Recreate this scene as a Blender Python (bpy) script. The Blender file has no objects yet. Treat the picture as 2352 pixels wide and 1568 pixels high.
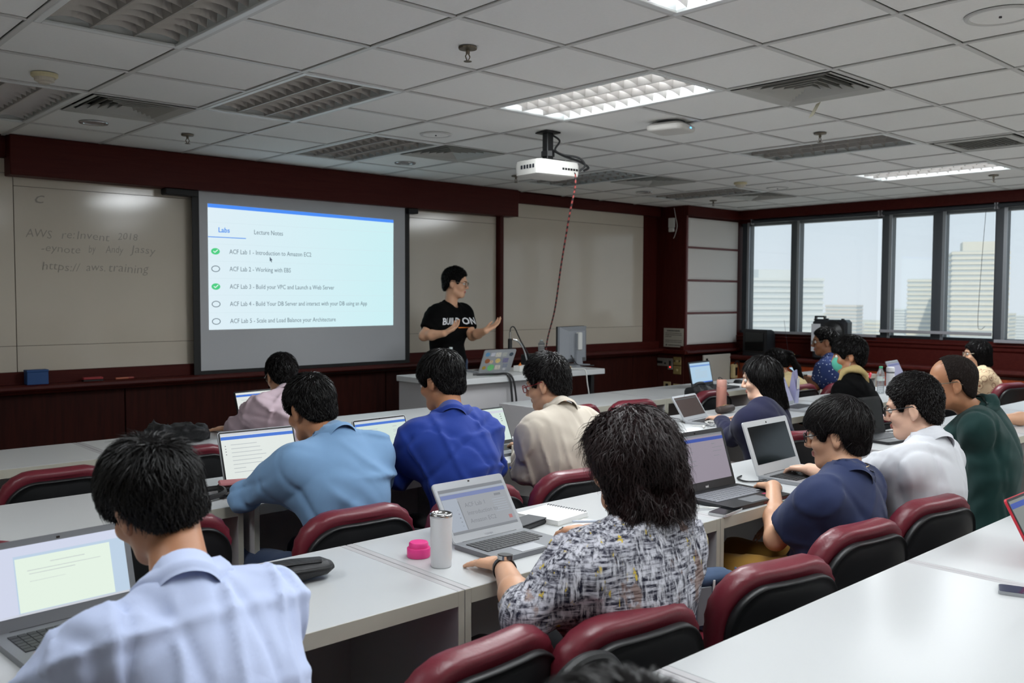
import bpy, math, random
import numpy as np
from mathutils import Vector, Matrix

random.seed(7)
SC = bpy.context.scene
COL = SC.collection
PI = math.pi

def lin(v):
    v /= 255.0
    return v / 12.92 if v <= 0.04045 else ((v + 0.055) / 1.055) ** 2.4

def rgb(r, g, b):
    return (lin(r), lin(g), lin(b), 1.0)

# ------------------------------------------------------------------ camera
CEIL = 2.6494
YAW, PITCH, ROLL = math.radians(42.537), math.radians(-2.848), math.radians(0.19)
fwd = Vector((math.sin(YAW) * math.cos(PITCH), math.cos(YAW) * math.cos(PITCH), math.sin(PITCH)))
rg0 = Vector((math.cos(YAW), -math.sin(YAW), 0.0))
up0 = rg0.cross(fwd)
rgt = rg0 * math.cos(ROLL) + up0 * math.sin(ROLL)
upv = up0 * math.cos(ROLL) - rg0 * math.sin(ROLL)
cam_data = bpy.data.cameras.new('camera')
cam = bpy.data.objects.new('camera', cam_data)
COL.objects.link(cam)
cam.matrix_world = Matrix(((rgt.x, upv.x, -fwd.x, 0.0), (rgt.y, upv.y, -fwd.y, 0.0), (rgt.z, upv.z, -fwd.z, 1.55), (0, 0, 0, 1)))
cam_data.sensor_width = 36.0
cam_data.lens = 36.0 * 2087.5 / 2352.0
cam_data.clip_start = 0.05
cam_data.clip_end = 5000.0
cam_data.dof.use_dof = True
cam_data.dof.focus_distance = 3.4
cam_data.dof.aperture_fstop = 5.0
SC.camera = cam

# ------------------------------------------------------------------ view, world, sun
SC.view_settings.view_transform = 'Standard'
SC.view_settings.look = 'None'
SC.view_settings.exposure = 0.0
SC.view_settings.gamma = 1.0
SC.view_settings.use_curve_mapping = False
SC.cycles.use_denoising = True
SC.cycles.max_bounces = 8
SC.cycles.diffuse_bounces = 4
SC.cycles.transparent_max_bounces = 12
SC.cycles.sample_clamp_indirect = 6.0
SC.cycles.caustics_reflective = False
SC.cycles.caustics_refractive = False

SKY = 1.0
world = bpy.data.worlds.new('hazy_sky')
SC.world = world
world.use_nodes = True
wn, wl = world.node_tree.nodes, world.node_tree.links
wn.clear()
w_out = wn.new('ShaderNodeOutputWorld')
w_bg = wn.new('ShaderNodeBackground')
w_geo = wn.new('ShaderNodeTexCoord')
w_sep = wn.new('ShaderNodeSeparateXYZ')
w_ramp = wn.new('ShaderNodeValToRGB')
wl.new(w_geo.outputs['Generated'], w_sep.inputs[0])
wl.new(w_sep.outputs['Z'], w_ramp.inputs[0])
wl.new(w_ramp.outputs[0], w_bg.inputs['Color'])
wl.new(w_bg.outputs[0], w_out.inputs['Surface'])
e = w_ramp.color_ramp.elements
e[0].position = 0.0
e[0].color = (0.86, 0.90, 0.97, 1)
e[1].position = 0.30
e[1].color = (0.66, 0.83, 0.97, 1)
w_bg.inputs['Strength'].default_value = SKY * 1.12

sun_data = bpy.data.lights.new('sun', 'SUN')
sun_data.energy = 2.4
sun_data.color = (1.0, 0.90, 0.74)
sun_data.angle = math.radians(1.0)
sun = bpy.data.objects.new('sun', sun_data)
COL.objects.link(sun)
sun.rotation_euler = Vector((0.62, 0.50, -0.60)).to_track_quat('-Z', 'Y').to_euler()
sun.location = (-10, -10, 30)

# ------------------------------------------------------------------ materials
MATS = {}

def mat(name, col, rough=0.6, metal=0.0, spec=0.5, noise=None, bump=None, emit=None, wood=None, coat=0.0, transm=0.0, alpha=1.0, weave=None, sheen=0.0, wrinkle=None):
    """One procedural Principled material. noise=(scale, amount) mottles the colour, bump=(scale, strength), wood=(second colour, scale)."""
    if name in MATS:
        return MATS[name]
    m = bpy.data.materials.new(name)
    m.use_nodes = True
    nt = m.node_tree
    N, L = nt.nodes, nt.links
    b = N['Principled BSDF']
    b.inputs['Base Color'].default_value = col
    b.inputs['Roughness'].default_value = rough
    b.inputs['Metallic'].default_value = metal
    b.inputs['Specular IOR Level'].default_value = spec
    b.inputs['Coat Weight'].default_value = coat
    b.inputs['Coat Roughness'].default_value = 0.12
    b.inputs['Transmission Weight'].default_value = transm
    b.inputs['Alpha'].default_value = alpha
    b.inputs['Sheen Weight'].default_value = sheen
    tc = None
    if noise or bump or wood or weave or wrinkle:
        tc = N.new('ShaderNodeTexCoord')
    if noise:
        n = N.new('ShaderNodeTexNoise')
        n.inputs['Scale'].default_value = noise[0]
        n.inputs['Detail'].default_value = 5.0
        L.new(tc.outputs['Object'], n.inputs['Vector'])
        mx = N.new('ShaderNodeMix')
        mx.data_type = 'RGBA'
        a = noise[1]
        mx.inputs[6].default_value = tuple(max(0.0, c * (1 - a)) for c in col[:3]) + (1,)
        mx.inputs[7].default_value = tuple(min(1.0, c * (1 + a)) for c in col[:3]) + (1,)
        L.new(n.outputs['Fac'], mx.inputs[0])
        L.new(mx.outputs[2], b.inputs['Base Color'])
    if wood:
        mp = N.new('ShaderNodeMapping')
        mp.inputs['Scale'].default_value = wood[1]
        n = N.new('ShaderNodeTexNoise')
        n.inputs['Scale'].default_value = 3.0
        n.inputs['Detail'].default_value = 7.0
        n.inputs['Distortion'].default_value = 0.6
        L.new(tc.outputs['Object'], mp.inputs[0])
        L.new(mp.outputs[0], n.inputs['Vector'])
        rp = N.new('ShaderNodeValToRGB')
        rp.color_ramp.elements[0].position = 0.35
        rp.color_ramp.elements[1].position = 0.68
        rp.color_ramp.elements[0].color = col
        rp.color_ramp.elements[1].color = wood[0]
        L.new(n.outputs['Fac'], rp.inputs[0])
        L.new(rp.outputs[0], b.inputs['Base Color'])
    if bump:
        n2 = N.new('ShaderNodeTexNoise')
        n2.inputs['Scale'].default_value = bump[0]
        n2.inputs['Detail'].default_value = 3.0
        L.new(tc.outputs['Object'], n2.inputs['Vector'])
        bp = N.new('ShaderNodeBump')
        bp.inputs['Strength'].default_value = bump[1]
        bp.inputs['Distance'].default_value = 0.01
        L.new(n2.outputs['Fac'], bp.inputs['Height'])
        L.new(bp.outputs[0], b.inputs['Normal'])
    if weave:
        wv = N.new('ShaderNodeTexWave')
        wv.inputs['Scale'].default_value = weave[0]
        wv.bands_direction = 'Z'
        L.new(tc.outputs['Object'], wv.inputs['Vector'])
        bp = N.new('ShaderNodeBump')
        bp.inputs['Strength'].default_value = weave[1]
        bp.inputs['Distance'].default_value = 0.002
        L.new(wv.outputs['Fac'], bp.inputs['Height'])
        L.new(bp.outputs[0], b.inputs['Normal'])
    if wrinkle:
        wv2 = N.new('ShaderNodeTexWave'); wv2.bands_direction = 'DIAGONAL'
        wv2.inputs['Scale'].default_value = wrinkle[0]; wv2.inputs['Distortion'].default_value = 5.0
        wv2.inputs['Detail'].default_value = 1.0; wv2.inputs['Detail Scale'].default_value = .7
        msk = N.new('ShaderNodeTexNoise'); msk.inputs['Scale'].default_value = 4.5; msk.inputs['Detail'].default_value = 0.0
        mr_ = N.new('ShaderNodeMapRange'); mr_.inputs['From Min'].default_value = .46; mr_.inputs['From Max'].default_value = .66
        mu_ = N.new('ShaderNodeMath'); mu_.operation = 'MULTIPLY'
        bw = N.new('ShaderNodeBump'); bw.inputs['Strength'].default_value = wrinkle[1]; bw.inputs['Distance'].default_value = .009
        L.new(tc.outputs['Object'], wv2.inputs['Vector']); L.new(tc.outputs['Object'], msk.inputs['Vector'])
        L.new(msk.outputs['Fac'], mr_.inputs['Value'])
        L.new(wv2.outputs['Fac'], mu_.inputs[0]); L.new(mr_.outputs[0], mu_.inputs[1]); L.new(mu_.outputs[0], bw.inputs['Height'])
        if b.inputs['Normal'].is_linked: L.new(b.inputs['Normal'].links[0].from_socket, bw.inputs['Normal'])
        L.new(bw.outputs[0], b.inputs['Normal'])
    if emit:
        b.inputs['Emission Color'].default_value = emit[0]
        b.inputs['Emission Strength'].default_value = emit[1]
    MATS[name] = m
    return m

def glow(name, col, strength=1.0):
    """A surface that gives off light (lamp tube, display)."""
    if name in MATS:
        return MATS[name]
    m = bpy.data.materials.new(name)
    m.use_nodes = True
    N = m.node_tree.nodes
    b = N['Principled BSDF']
    b.inputs['Base Color'].default_value = (0.02, 0.02, 0.02, 1)
    b.inputs['Roughness'].default_value = 0.35
    b.inputs['Specular IOR Level'].default_value = 0.2
    b.inputs['Emission Color'].default_value = col
    b.inputs['Emission Strength'].default_value = strength
    MATS[name] = m
    return m

# ------------------------------------------------------------------ mesh helpers
class MB:
    def __init__(self):
        self.v, self.f = [], []

    def add(self, verts, faces):
        o = len(self.v)
        self.v.extend(tuple(p) for p in verts)
        self.f.extend(tuple(i + o for i in q) for q in faces)
        return self

    def box(self, x0, x1, y0, y1, z0, z1, b=0.0):
        if x0 > x1: x0, x1 = x1, x0
        if y0 > y1: y0, y1 = y1, y0
        if z0 > z1: z0, z1 = z1, z0
        b = min(b, (x1 - x0) * .45, (y1 - y0) * .45, (z1 - z0) * .45)
        if b <= 0:
            v = [(x, y, z) for z in (z0, z1) for y in (y0, y1) for x in (x0, x1)]
            return self.add(v, [(0, 2, 3, 1), (4, 5, 7, 6), (0, 1, 5, 4), (2, 6, 7, 3), (0, 4, 6, 2), (1, 3, 7, 5)])
        V, I = [], {}
        def g(p):
            if p not in I:
                I[p] = len(V)
                V.append(p)
            return I[p]
        X, Y, Z = (x0, x1), (y0, y1), (z0, z1)
        S = (1, -1)
        def P(i, j, k, ax):
            q = [X[i] + b * S[i], Y[j] + b * S[j], Z[k] + b * S[k]]
            q[ax] = (X, Y, Z)[ax][(i, j, k)[ax]]
            return g(tuple(q))
        F = []
        for ax in range(3):
            o = [a for a in range(3) if a != ax]
            for s in (0, 1):
                c = []
                for (p, q) in ((0, 0), (1, 0), (1, 1), (0, 1)):
                    ijk = [0, 0, 0]
                    ijk[ax] = s; ijk[o[0]] = p; ijk[o[1]] = q
                    c.append(P(*ijk, ax))
                flip = (s == 0) ^ (ax == 1)
                F.append(tuple(reversed(c)) if flip else tuple(c))
        for ax in range(3):          # edges along ax
            o = [a for a in range(3) if a != ax]
            for p in (0, 1):
                for q in (0, 1):
                    a = [0, 0, 0]; a[o[0]] = p; a[o[1]] = q
                    c = list(a); c[ax] = 1
                    w = (P(*a, o[0]), P(*c, o[0]), P(*c, o[1]), P(*a, o[1]))
                    F.append(w if ((p ^ q) ^ (ax == 1)) else tuple(reversed(w)))
        for i in (0, 1):
            for j in (0, 1):
                for k in (0, 1):
                    w = (P(i, j, k, 0), P(i, j, k, 1), P(i, j, k, 2))
                    F.append(w if (i + j + k) % 2 == 1 else tuple(reversed(w)))
        return self.add(V, F)

    def tube(self, pts, r, n=8, cap=True):
        pts = [Vector(p) for p in pts]
        rr = r if isinstance(r, (list, tuple)) else [r] * len(pts)
        rings, prev = [], None
        for i, p in enumerate(pts):
            t = (pts[min(i + 1, len(pts) - 1)] - pts[max(i - 1, 0)])
            t = t.normalized() if t.length > 1e-9 else Vector((0, 0, 1))
            if prev is None:
                a = Vector((0, 0, 1)) if abs(t.z) < 0.9 else Vector((1, 0, 0))
                u = t.cross(a).normalized()
            else:
                u = (prev - t * prev.dot(t)).normalized()
            w = t.cross(u)
            prev = u
            rings.append([p + (u * math.cos(2 * PI * k / n) + w * math.sin(2 * PI * k / n)) * rr[i] for k in range(n)])
        v = [q for ring in rings for q in ring]
        f = []
        for i in range(len(pts) - 1):
            for k in range(n):
                a, b2 = i * n + k, i * n + (k + 1) % n
                f.append((a, b2, b2 + n, a + n))
        if cap:
            f.append(tuple(reversed(range(n))))
            f.append(tuple(range((len(pts) - 1) * n, len(pts) * n)))
        return self.add(v, f)

    def lathe(self, prof, n=24, c=(0, 0, 0)):
        v, f = [], []
        for (r, z) in prof:
            for k in range(n):
                a = 2 * PI * k / n
                v.append((c[0] + r * math.cos(a), c[1] + r * math.sin(a), c[2] + z))
        for i in range(len(prof) - 1):
            for k in range(n):
                a, b2 = i * n + k, i * n + (k + 1) % n
                f.append((a, b2, b2 + n, a + n))
        f.append(tuple(reversed(range(n))))
        f.append(tuple(range((len(prof) - 1) * n, len(prof) * n)))
        return self.add(v, f)

    def prism(self, poly, h0, h1, axis='z'):
        n = len(poly)
        def P(a, b2, h):
            return (a, b2, h) if axis == 'z' else ((a, h, b2) if axis == 'y' else (h, a, b2))
        v = [P(a, b2, h0) for a, b2 in poly] + [P(a, b2, h1) for a, b2 in poly]
        f = [tuple(reversed(range(n))), tuple(range(n, 2 * n))]
        f += [(i, (i + 1) % n, (i + 1) % n + n, i + n) for i in range(n)]
        if axis == 'y':
            f = [tuple(reversed(q)) for q in f]
        return self.add(v, f)

    def loft(self, rings, cap=True, closed=True):
        n = len(rings[0])
        v = [q for r in rings for q in r]
        f = []
        for i in range(len(rings) - 1):
            for k in range(n if closed else n - 1):
                a, b2 = i * n + k, i * n + (k + 1) % n
                f.append((a, b2, b2 + n, a + n))
        if cap:
            f.append(tuple(reversed(range(n))))
            f.append(tuple(range((len(rings) - 1) * n, len(rings) * n)))
        return self.add(v, f)

    def mesh(self, name='m', smooth=False):
        me = bpy.data.meshes.new(name)
        me.from_pydata(self.v, [], self.f)
        if smooth:
            me.polygons.foreach_set('use_smooth', [True] * len(me.polygons))
        me.update()
        return me

def obj(name, me, m=None, parent=None, loc=None, rot=None, smooth=False, angle=None):
    if isinstance(me, MB):
        me = me.mesh(name, smooth)
    o = bpy.data.objects.new(name, me)
    COL.objects.link(o)
    if m is not None and len(me.materials) == 0:
        for q in (m if isinstance(m, (list, tuple)) else [m]):
            me.materials.append(q)
    if angle is not None:
        me.polygons.foreach_set('use_smooth', [True] * len(me.polygons))
        me.set_sharp_from_angle(angle=math.radians(angle))
    if parent is not None:
        o.parent = parent
    if loc is not None:
        o.location = loc
    if rot is not None:
        o.rotation_euler = rot
    return o

def tag(o, label=None, cat=None, group=None, kind=None):
    if label: o['label'] = label
    if cat: o['category'] = cat
    if group: o['group'] = group
    if kind: o['kind'] = kind
    return o

def empty(name, loc=(0, 0, 0), rz=0.0, label=None, cat=None, group=None):
    o = bpy.data.objects.new(name, None)
    o.empty_display_size = 0.1
    COL.objects.link(o)
    o.location = loc
    o.rotation_euler = (0, 0, rz)
    return tag(o, label, cat, group)

def struct(name, me, m, parent=None, **k):
    o = obj(name, me, m, parent, **k)
    if parent is None:
        o['kind'] = 'structure'
    return o

def dup_tree(o, parent=None):
    c = o.copy()
    COL.objects.link(c)
    c.parent = parent
    for ch in list(o.children):
        dup_tree(ch, c)
    return c

def text_mesh(body, size, extrude=0.0, align='LEFT', shear=0.0, offset=0.0, spacing=1.0):
    cu = bpy.data.curves.new('txt', 'FONT')
    cu.body = body
    cu.size = size
    cu.extrude = extrude
    cu.align_x = align
    cu.shear = shear
    cu.offset = offset
    cu.space_character = spacing
    cu.resolution_u = 2
    o = bpy.data.objects.new('txt', cu)
    COL.objects.link(o)
    dg = bpy.context.evaluated_depsgraph_get()
    me = bpy.data.meshes.new_from_object(o.evaluated_get(dg))
    bpy.data.objects.remove(o)
    bpy.data.curves.remove(cu)
    me.materials.clear()
    return me

def arc(c, r, a0, a1, n):
    return [(c[0] + r * math.cos(math.radians(a0 + (a1 - a0) * i / n)), c[1] + r * math.sin(math.radians(a0 + (a1 - a0) * i / n))) for i in range(n + 1)]

def rrect(x0, x1, y0, y1, r, n=4):
    return (arc((x1 - r, y1 - r), r, 0, 90, n) + arc((x0 + r, y1 - r), r, 90, 180, n) + arc((x0 + r, y0 + r), r, 180, 270, n) + arc((x1 - r, y0 + r), r, 270, 360, n))

def spline(pts, n=8):
    """Catmull-Rom through the points."""
    P = [Vector(p) for p in pts]
    P = [P[0] * 2 - P[1]] + P + [P[-1] * 2 - P[-2]]
    out = []
    for i in range(1, len(P) - 2):
        for k in range(n):
            t = k / n
            a, b2, c, d = P[i - 1], P[i], P[i + 1], P[i + 2]
            out.append(0.5 * ((2 * b2) + (c - a) * t + (2 * a - 5 * b2 + 4 * c - d) * t * t + (3 * b2 - a - 3 * c + d) * t ** 3))
    out.append(P[-2])
    return out
# ------------------------------------------------------------------ shared materials
M_tile = mat('ceiling_tile_paint', rgb(238, 238, 236), 0.85, noise=(60, 0.03), bump=(220, 0.10))
M_tee = mat('ceiling_tee_enamel', rgb(205, 205, 203), 0.45)
M_wood = mat('dark_mahogany', rgb(60, 16, 13), 0.5, spec=.14, wood=(rgb(70, 24, 19), (14, 14, 1.2)))
M_woodh = mat('dark_mahogany_horizontal', rgb(66, 18, 15), 0.48, spec=.14, wood=(rgb(74, 26, 21), (1.0, 10, 16)))
M_wains = mat('red_brown_veneer', rgb(42, 13, 9), 0.55, spec=.12, wood=(rgb(54, 19, 13), (12, 12, 1.0)))
M_cab = mat('orange_brown_veneer', rgb(142, 56, 24), 0.38, wood=(rgb(168, 74, 34), (12, 12, 1.0)))
M_panel = mat('padded_wall_fabric', rgb(220, 217, 214), 0.95, bump=(400, 0.15))
M_strip = mat('burgundy_strip', rgb(104, 52, 52), 0.5)
M_board = mat('whiteboard_enamel', rgb(204, 195, 180), 0.12, noise=(3.0, 0.04), spec=0.5)
M_alu = mat('anodised_aluminium', rgb(150, 152, 156), 0.38, metal=0.8)
M_dark = mat('dark_frame_metal', rgb(54, 58, 64), 0.45, metal=0.3)
M_black = mat('black_plastic', rgb(20, 20, 22), 0.45)
M_white = mat('white_plastic', rgb(214, 214, 210), 0.4)
M_cream = mat('cream_plastic', rgb(196, 178, 132), 0.45)
M_carpet = mat('grey_carpet', rgb(178, 174, 166), 0.95, noise=(300, 0.35), bump=(500, 0.3))
M_plain = mat('painted_plaster', rgb(222, 218, 210), 0.8)
M_chrome = mat('polished_chrome', rgb(190, 190, 190), 0.18, metal=1.0)
M_ink = mat('faded_marker_ink', rgb(150, 142, 130), 0.3)

X0, X1, Y0, Y1 = -2.3, 10.12, -2.3, 7.14        # room limits
GX = lambda i: 2.91636 + 0.613266 * i            # ceiling grid lines
GY = lambda j: 2.84004 + 0.6 * j

# ------------------------------------------------------------------ floor, ceiling, plain walls behind the viewer
struct('floor', MB().box(X0 - .2, 11.0, Y0 - .2, 7.5, -0.12, 0), M_carpet)
ceiling = struct('ceiling', MB().box(X0 - .2, 11.0, Y0 - .2, 7.5, CEIL + 0.35, CEIL + 0.42), M_plain)
struct('wall_left', MB().box(X0 - .2, X0, Y0 - .2, 7.5, 0, CEIL + .35), M_plain)
struct('wall_back', MB().box(X0, 10.9, Y0 - .2, Y0, 0, CEIL + .35), M_plain)

FIX = [(1, 0, True), (-1, 2, False), (-3, 0, False), (-3, 4, False), (1, 4, False), (-1, -3, True), (5, 0, False), (5, 4, False), (8, 0, True), (8, 4, False),
       (3, -6, True), (-3, -4, True), (7, -6, True), (0, -7, True), (-6, -1, True), (5, -5, True)]  # this row: unseen lamps, added to bounce more light onto the ceiling
VENTS = [(-2, 4), (2, 4), (2, -1), (6, 4), (9, 4)]
LINV = [(6, -1)]
taken = set()
for (i, j, lit) in FIX:
    taken |= {(i, j), (i, j + 1)}
taken |= set(VENTS) | set(LINV)

wgt = 0.613266
tile_me = MB().box(0.014, wgt - 0.014, 0.014, 0.586, 0.0, 0.014, 0.004).mesh('ceiling_tile')
tile_me.materials.append(M_tile)
back_tiles = MB()
def in_view(x, y, z):
    d = Vector((x, y, z - 1.55))
    w = d.dot(fwd)
    if w < 0.2: return False
    return abs(d.dot(rgt) / w) < 0.62 and -0.45 < d.dot(upv) / w < 0.44
rt = random.Random(3)
for i in range(-9, 12):
    for j in range(-9, 7):
        if (i, j) in taken: continue
        xa, ya = GX(i), GY(j)
        xb, yb = xa + wgt, ya + 0.6
        if xa > X1 or xb < X0 or yb < Y0: continue
        edge = xb > 10.08 or yb > 7.0 or xa < X0 or ya < Y0
        vis = in_view(xa, ya, CEIL) or in_view(xb, ya, CEIL) or in_view(xa, yb, CEIL) or in_view(xb, yb, CEIL)
        if vis and not edge:
            o = obj('ceiling_tile', tile_me, None, ceiling, (xa, ya, CEIL + 0.003))
            o.rotation_euler = (rt.uniform(-.002, .002), rt.uniform(-.002, .002), 0)
        elif vis:
            obj('ceiling_tile', MB().box(max(xa, X0) + .014, min(xb, 10.10) - .005, max(ya, Y0) + .014, min(yb, 7.06) - .005, CEIL + .003, CEIL + .017, .003), M_tile, ceiling)
        else:
            back_tiles.box(max(xa, X0) + .014, min(xb, X1) - .014, max(ya, Y0) + .014, yb - .014, CEIL + .003, CEIL + .017)
o = obj('rear_tile_field', back_tiles, M_tile, ceiling)
o['kind'] = 'stuff'
for i in range(-8, 12):
    x = GX(i)
    obj('ceiling_runner', MB().box(x - .012, x + .012, Y0, 7.05, CEIL - .003, CEIL + .0025).box(x - .003, x + .003, Y0, 7.05, CEIL + .0025, CEIL + .04), M_tee, ceiling)
mid = {(i, j + 1) for (i, j, lit) in FIX}           # no tee crosses the middle of a lamp
for j in range(-8, 7):
    y = GY(j)
    xa, i = X0, -9
    while i <= 11:
        if (i, j) in mid or i == 11:
            xe = GX(i) if i < 11 else 10.10
            if xe - xa > .05:
                obj('ceiling_cross_tee', MB().box(xa, xe, y - .012, y + .012, CEIL - .002, CEIL + .0026).box(xa, xe, y - .003, y + .003, CEIL + .0026, CEIL + .04), M_tee, ceiling)
            xa = GX(i + 1)
        i += 1

# ------------------------------------------------------------------ ceiling lights
M_tube = glow('lit_fluorescent_tube', (0.93, 0.97, 1.0, 1), 28.0)
M_tubeoff = mat('unlit_fluorescent_tube', rgb(225, 228, 226), 0.35)
M_louv = mat('louvre_reflector', rgb(168, 164, 160), 0.35, metal=0.35)
M_house = mat('lamp_housing_enamel', rgb(225, 228, 228), 0.4)
LW, LL = wgt - 0.03, 1.2 - 0.03
def blade_cross():
    # wedge-shaped cross blade, scalloped between the long blades
    n, rings = 24, []
    w = LW - .05
    top, bot = [], []
    for k in range(n + 1):
        u = k / n
        c = (u * 3) % 1.0 if k < n else 1.0
        dip = 0.018 * math.sin(PI * c)
        top.append((-w / 2 + w * u, dip))
    v, f = [], []
    for (x, dip) in top:
        v += [(x, -.011, .055), (x, .011, .055), (x, 0.0, 0.004 + dip)]
    for k in range(n):
        a, b2 = 3 * k, 3 * k + 3
        f += [(a, b2, b2 + 2, a + 2), (a + 2, b2 + 2, b2 + 1, a + 1), (a + 1, b2 + 1, b2, a)]
    return MB().add(v, f).mesh('cross_blade')
me_cross = blade_cross()
me_cross.materials.append(M_louv)
v = LL - .05
me_long = MB().prism([(-.014, .055), (.014, .055), (.003, .002), (-.003, .002)], -v / 2, v / 2, 'y').mesh('long_blade')
me_long.materials.append(M_louv)
hs = MB()
hs.box(-LW / 2, LW / 2, -LL / 2, LL / 2, .10, .105)
for sx in (-1, 1):
    hs.box(sx * (LW / 2 - .004), sx * LW / 2, -LL / 2, LL / 2, 0, .10)
for sy in (-1, 1):
    hs.box(-LW / 2, LW / 2, sy * (LL / 2 - .004), sy * LL / 2, 0, .10)
me_house = hs.mesh('housing')
me_house.materials.append(M_house)
fr = MB()
for sx in (-1, 1):
    fr.box(sx * (LW / 2 - .022), sx * (LW / 2 + .006), -LL / 2 - .006, LL / 2 + .006, -.006, .006, .002)
for sy in (-1, 1):
    fr.box(-LW / 2 + .022, LW / 2 - .022, sy * (LL / 2 - .022), sy * (LL / 2 + .006), -.006, .006, .002)
me_frame = fr.mesh('frame')
me_frame.materials.append(M_house)
me_tube = {}
for lit in (True, False):
    t = MB().tube([(0, -LL / 2 + .03, .078), (0, LL / 2 - .03, .078)], .013, 10)
    me_tube[lit] = t.mesh('tube', True)
    me_tube[lit].materials.append(M_tube if lit else M_tubeoff)
LAMP_LABEL = {
    (1, 0): 'brightly lit louvred ceiling light above and behind the hanging projector',
    (-1, -3): 'lit louvred ceiling light cut off by the top edge of the picture',
    (8, 0): 'lit narrow-looking ceiling light near the windows, close to the dark wall trim',
    (-1, 2): 'unlit louvred ceiling light above the projection screen, edged with bright frame',
    (-3, 0): 'unlit louvred ceiling light at the top left corner of the picture',
    (-3, 4): 'unlit louvred ceiling light at the left picture edge beside the square vent',
    (1, 4): 'unlit louvred ceiling light closest to the dark wooden valance over the screen',
    (5, 0): 'unlit louvred ceiling light with dark cells, between projector and windows',
    (5, 4): 'unlit louvred ceiling light just beyond and below the projector body',
    (0, -7): 'added out-of-view louvred fill light behind the viewer against the plain back wall',
    (-6, -1): 'added out-of-view louvred fill light left of the viewer by the plain left wall',
    (5, -5): 'added out-of-view louvred fill light over the rear desks right of the viewer',
    (3, -6): 'added out-of-view louvred fill light behind the viewer over the empty floor',
    (-3, -4): 'added out-of-view louvred fill light behind the viewer by the plain left wall',
    (7, -6): 'added out-of-view louvred fill light behind the viewer by the rear windows',
    (8, 4): 'farthest unlit ceiling light, near the corner column',
}
for (i, j, lit) in FIX:
    cx, cy = GX(i) + wgt / 2, GY(j) + 0.6
    L = empty('ceiling_light', (cx, cy, CEIL), 0, LAMP_LABEL[(i, j)], 'ceiling light', 'louvred ceiling lights')
    obj('housing', me_house, None, L)
    obj('frame', me_frame, None, L)
    for k in range(3):
        obj('tube', me_tube[lit], None, L, (-LW / 2 + .025 + (LW - .05) * (k + .5) / 3, 0, 0))
    for k in (1, 2):
        obj('long_blade', me_long, None, L, (-LW / 2 + .025 + (LW - .05) * k / 3, 0, 0))
    for k in range(12):
        obj('cross_blade', me_cross, None, L, (0, -LL / 2 + .025 + (LL - .05) * (k + .5) / 12, 0))
    if lit:
        ld = bpy.data.lights.new('lamp', 'AREA')
        ld.shape = 'RECTANGLE'
        ld.size, ld.size_y = LW - .06, LL - .06
        ld.energy = {(1, 0): 60.0, (8, 0): 52.0, (-1, -3): 15.0}.get((i, j), 19.5)
        ld.color = (0.93, 0.975, 1.0)
        lo = bpy.data.objects.new('lamp', ld)
        COL.objects.link(lo)
        lo.parent = L
        lo.location = (0, 0, -0.008)

# ------------------------------------------------------------------ vents
M_vent = mat('vent_enamel', rgb(178, 178, 174), 0.5)
M_void = mat('duct_dark', rgb(16, 16, 17), 0.9)
def square_vent(i, j, label):
    cx, cy = GX(i) + wgt / 2, GY(j) + 0.3
    V = empty('air_vent', (cx, cy, CEIL), 0, label, 'vent', 'square ceiling air vents')
    obj('backing', MB().box(-.28, .28, -.28, .28, .05, .06), M_void, V)
    for k, (a, b2) in enumerate(((.285, .235), (.225, .185), (.175, .140), (.130, .098), (.088, .058), (.05, .02))):
        zt, zb = (.012 if k == 0 else .034), (-.006 if k == 0 else .004)
        m = MB()
        for s in range(4):
            c, s2 = math.cos(PI / 2 * s), math.sin(PI / 2 * s)
            R = lambda x, y, z: (x * c - y * s2, x * s2 + y * c, z)
            o1, o2 = (a, b2) if k == 0 else (a, b2 + .01)
            m.add([R(-o1, -o1, zb), R(o1, -o1, zb), R(o2, -o2, zt), R(-o2, -o2, zt), R(-o1, -o1, zb - .003), R(o1, -o1, zb - .003), R(o2, -o2, zt - .003), R(-o2, -o2, zt - .003)],
                  [(0, 1, 2, 3), (7, 6, 5, 4), (0, 4, 5, 1), (3, 2, 6, 7)])
        obj('frame' if k == 0 else 'louvre_ring', m, M_vent, V)
    return V
square_vent(-2, 4, 'square ceiling air vent beside the unlit light at the left picture edge')
square_vent(2, 4, 'square ceiling air vent left of the projector, near the wooden valance')
sv = square_vent(2, -1, 'large square ceiling air vent with a strip of yellowed tape hanging from it')
obj('tape_strip', MB().box(-.03, .03, -.001, .001, -.10, -.012), mat('yellowed_tape', rgb(214, 208, 184), 0.6), sv, (.31, .10, 0), (0.5, 0, 0.9))
square_vent(6, 4, 'square ceiling air vent beyond the projector, right of the cyan-tinted light')
square_vent(9, 4, 'square ceiling air vent nearest the corner of the window wall')
LV = empty('line_vent', (GX(6) + wgt / 2, GY(-1) + .3, CEIL), 0, 'ceiling return-air grille with parallel slats at the right picture edge', 'vent')
obj('backing', MB().box(-.26, .26, -.24, .24, .04, .05), M_void, LV)
f2 = MB()
for s in (-1, 1):
    f2.box(s * .20, s * .255, -.255, .255, -.006, .006, .002)
    f2.box(-.20, .20, s * .20, s * .255, -.006, .006, .002)
obj('frame', f2, M_vent, LV)
me_sl = MB().add([(-.2, -.008, .0), (.2, -.008, .0), (.2, .006, .022), (-.2, .006, .022), (-.2, -.006, .0), (.2, -.006, .0), (.2, .008, .022), (-.2, .008, .022)], [(0, 1, 2, 3), (7, 6, 5, 4), (0, 4, 5, 1)]).mesh('slat')
me_sl.materials.append(M_vent)
for k in range(13):
    obj('slat', me_sl, None, LV, (0, -.18 + .03 * k, 0))

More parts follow.
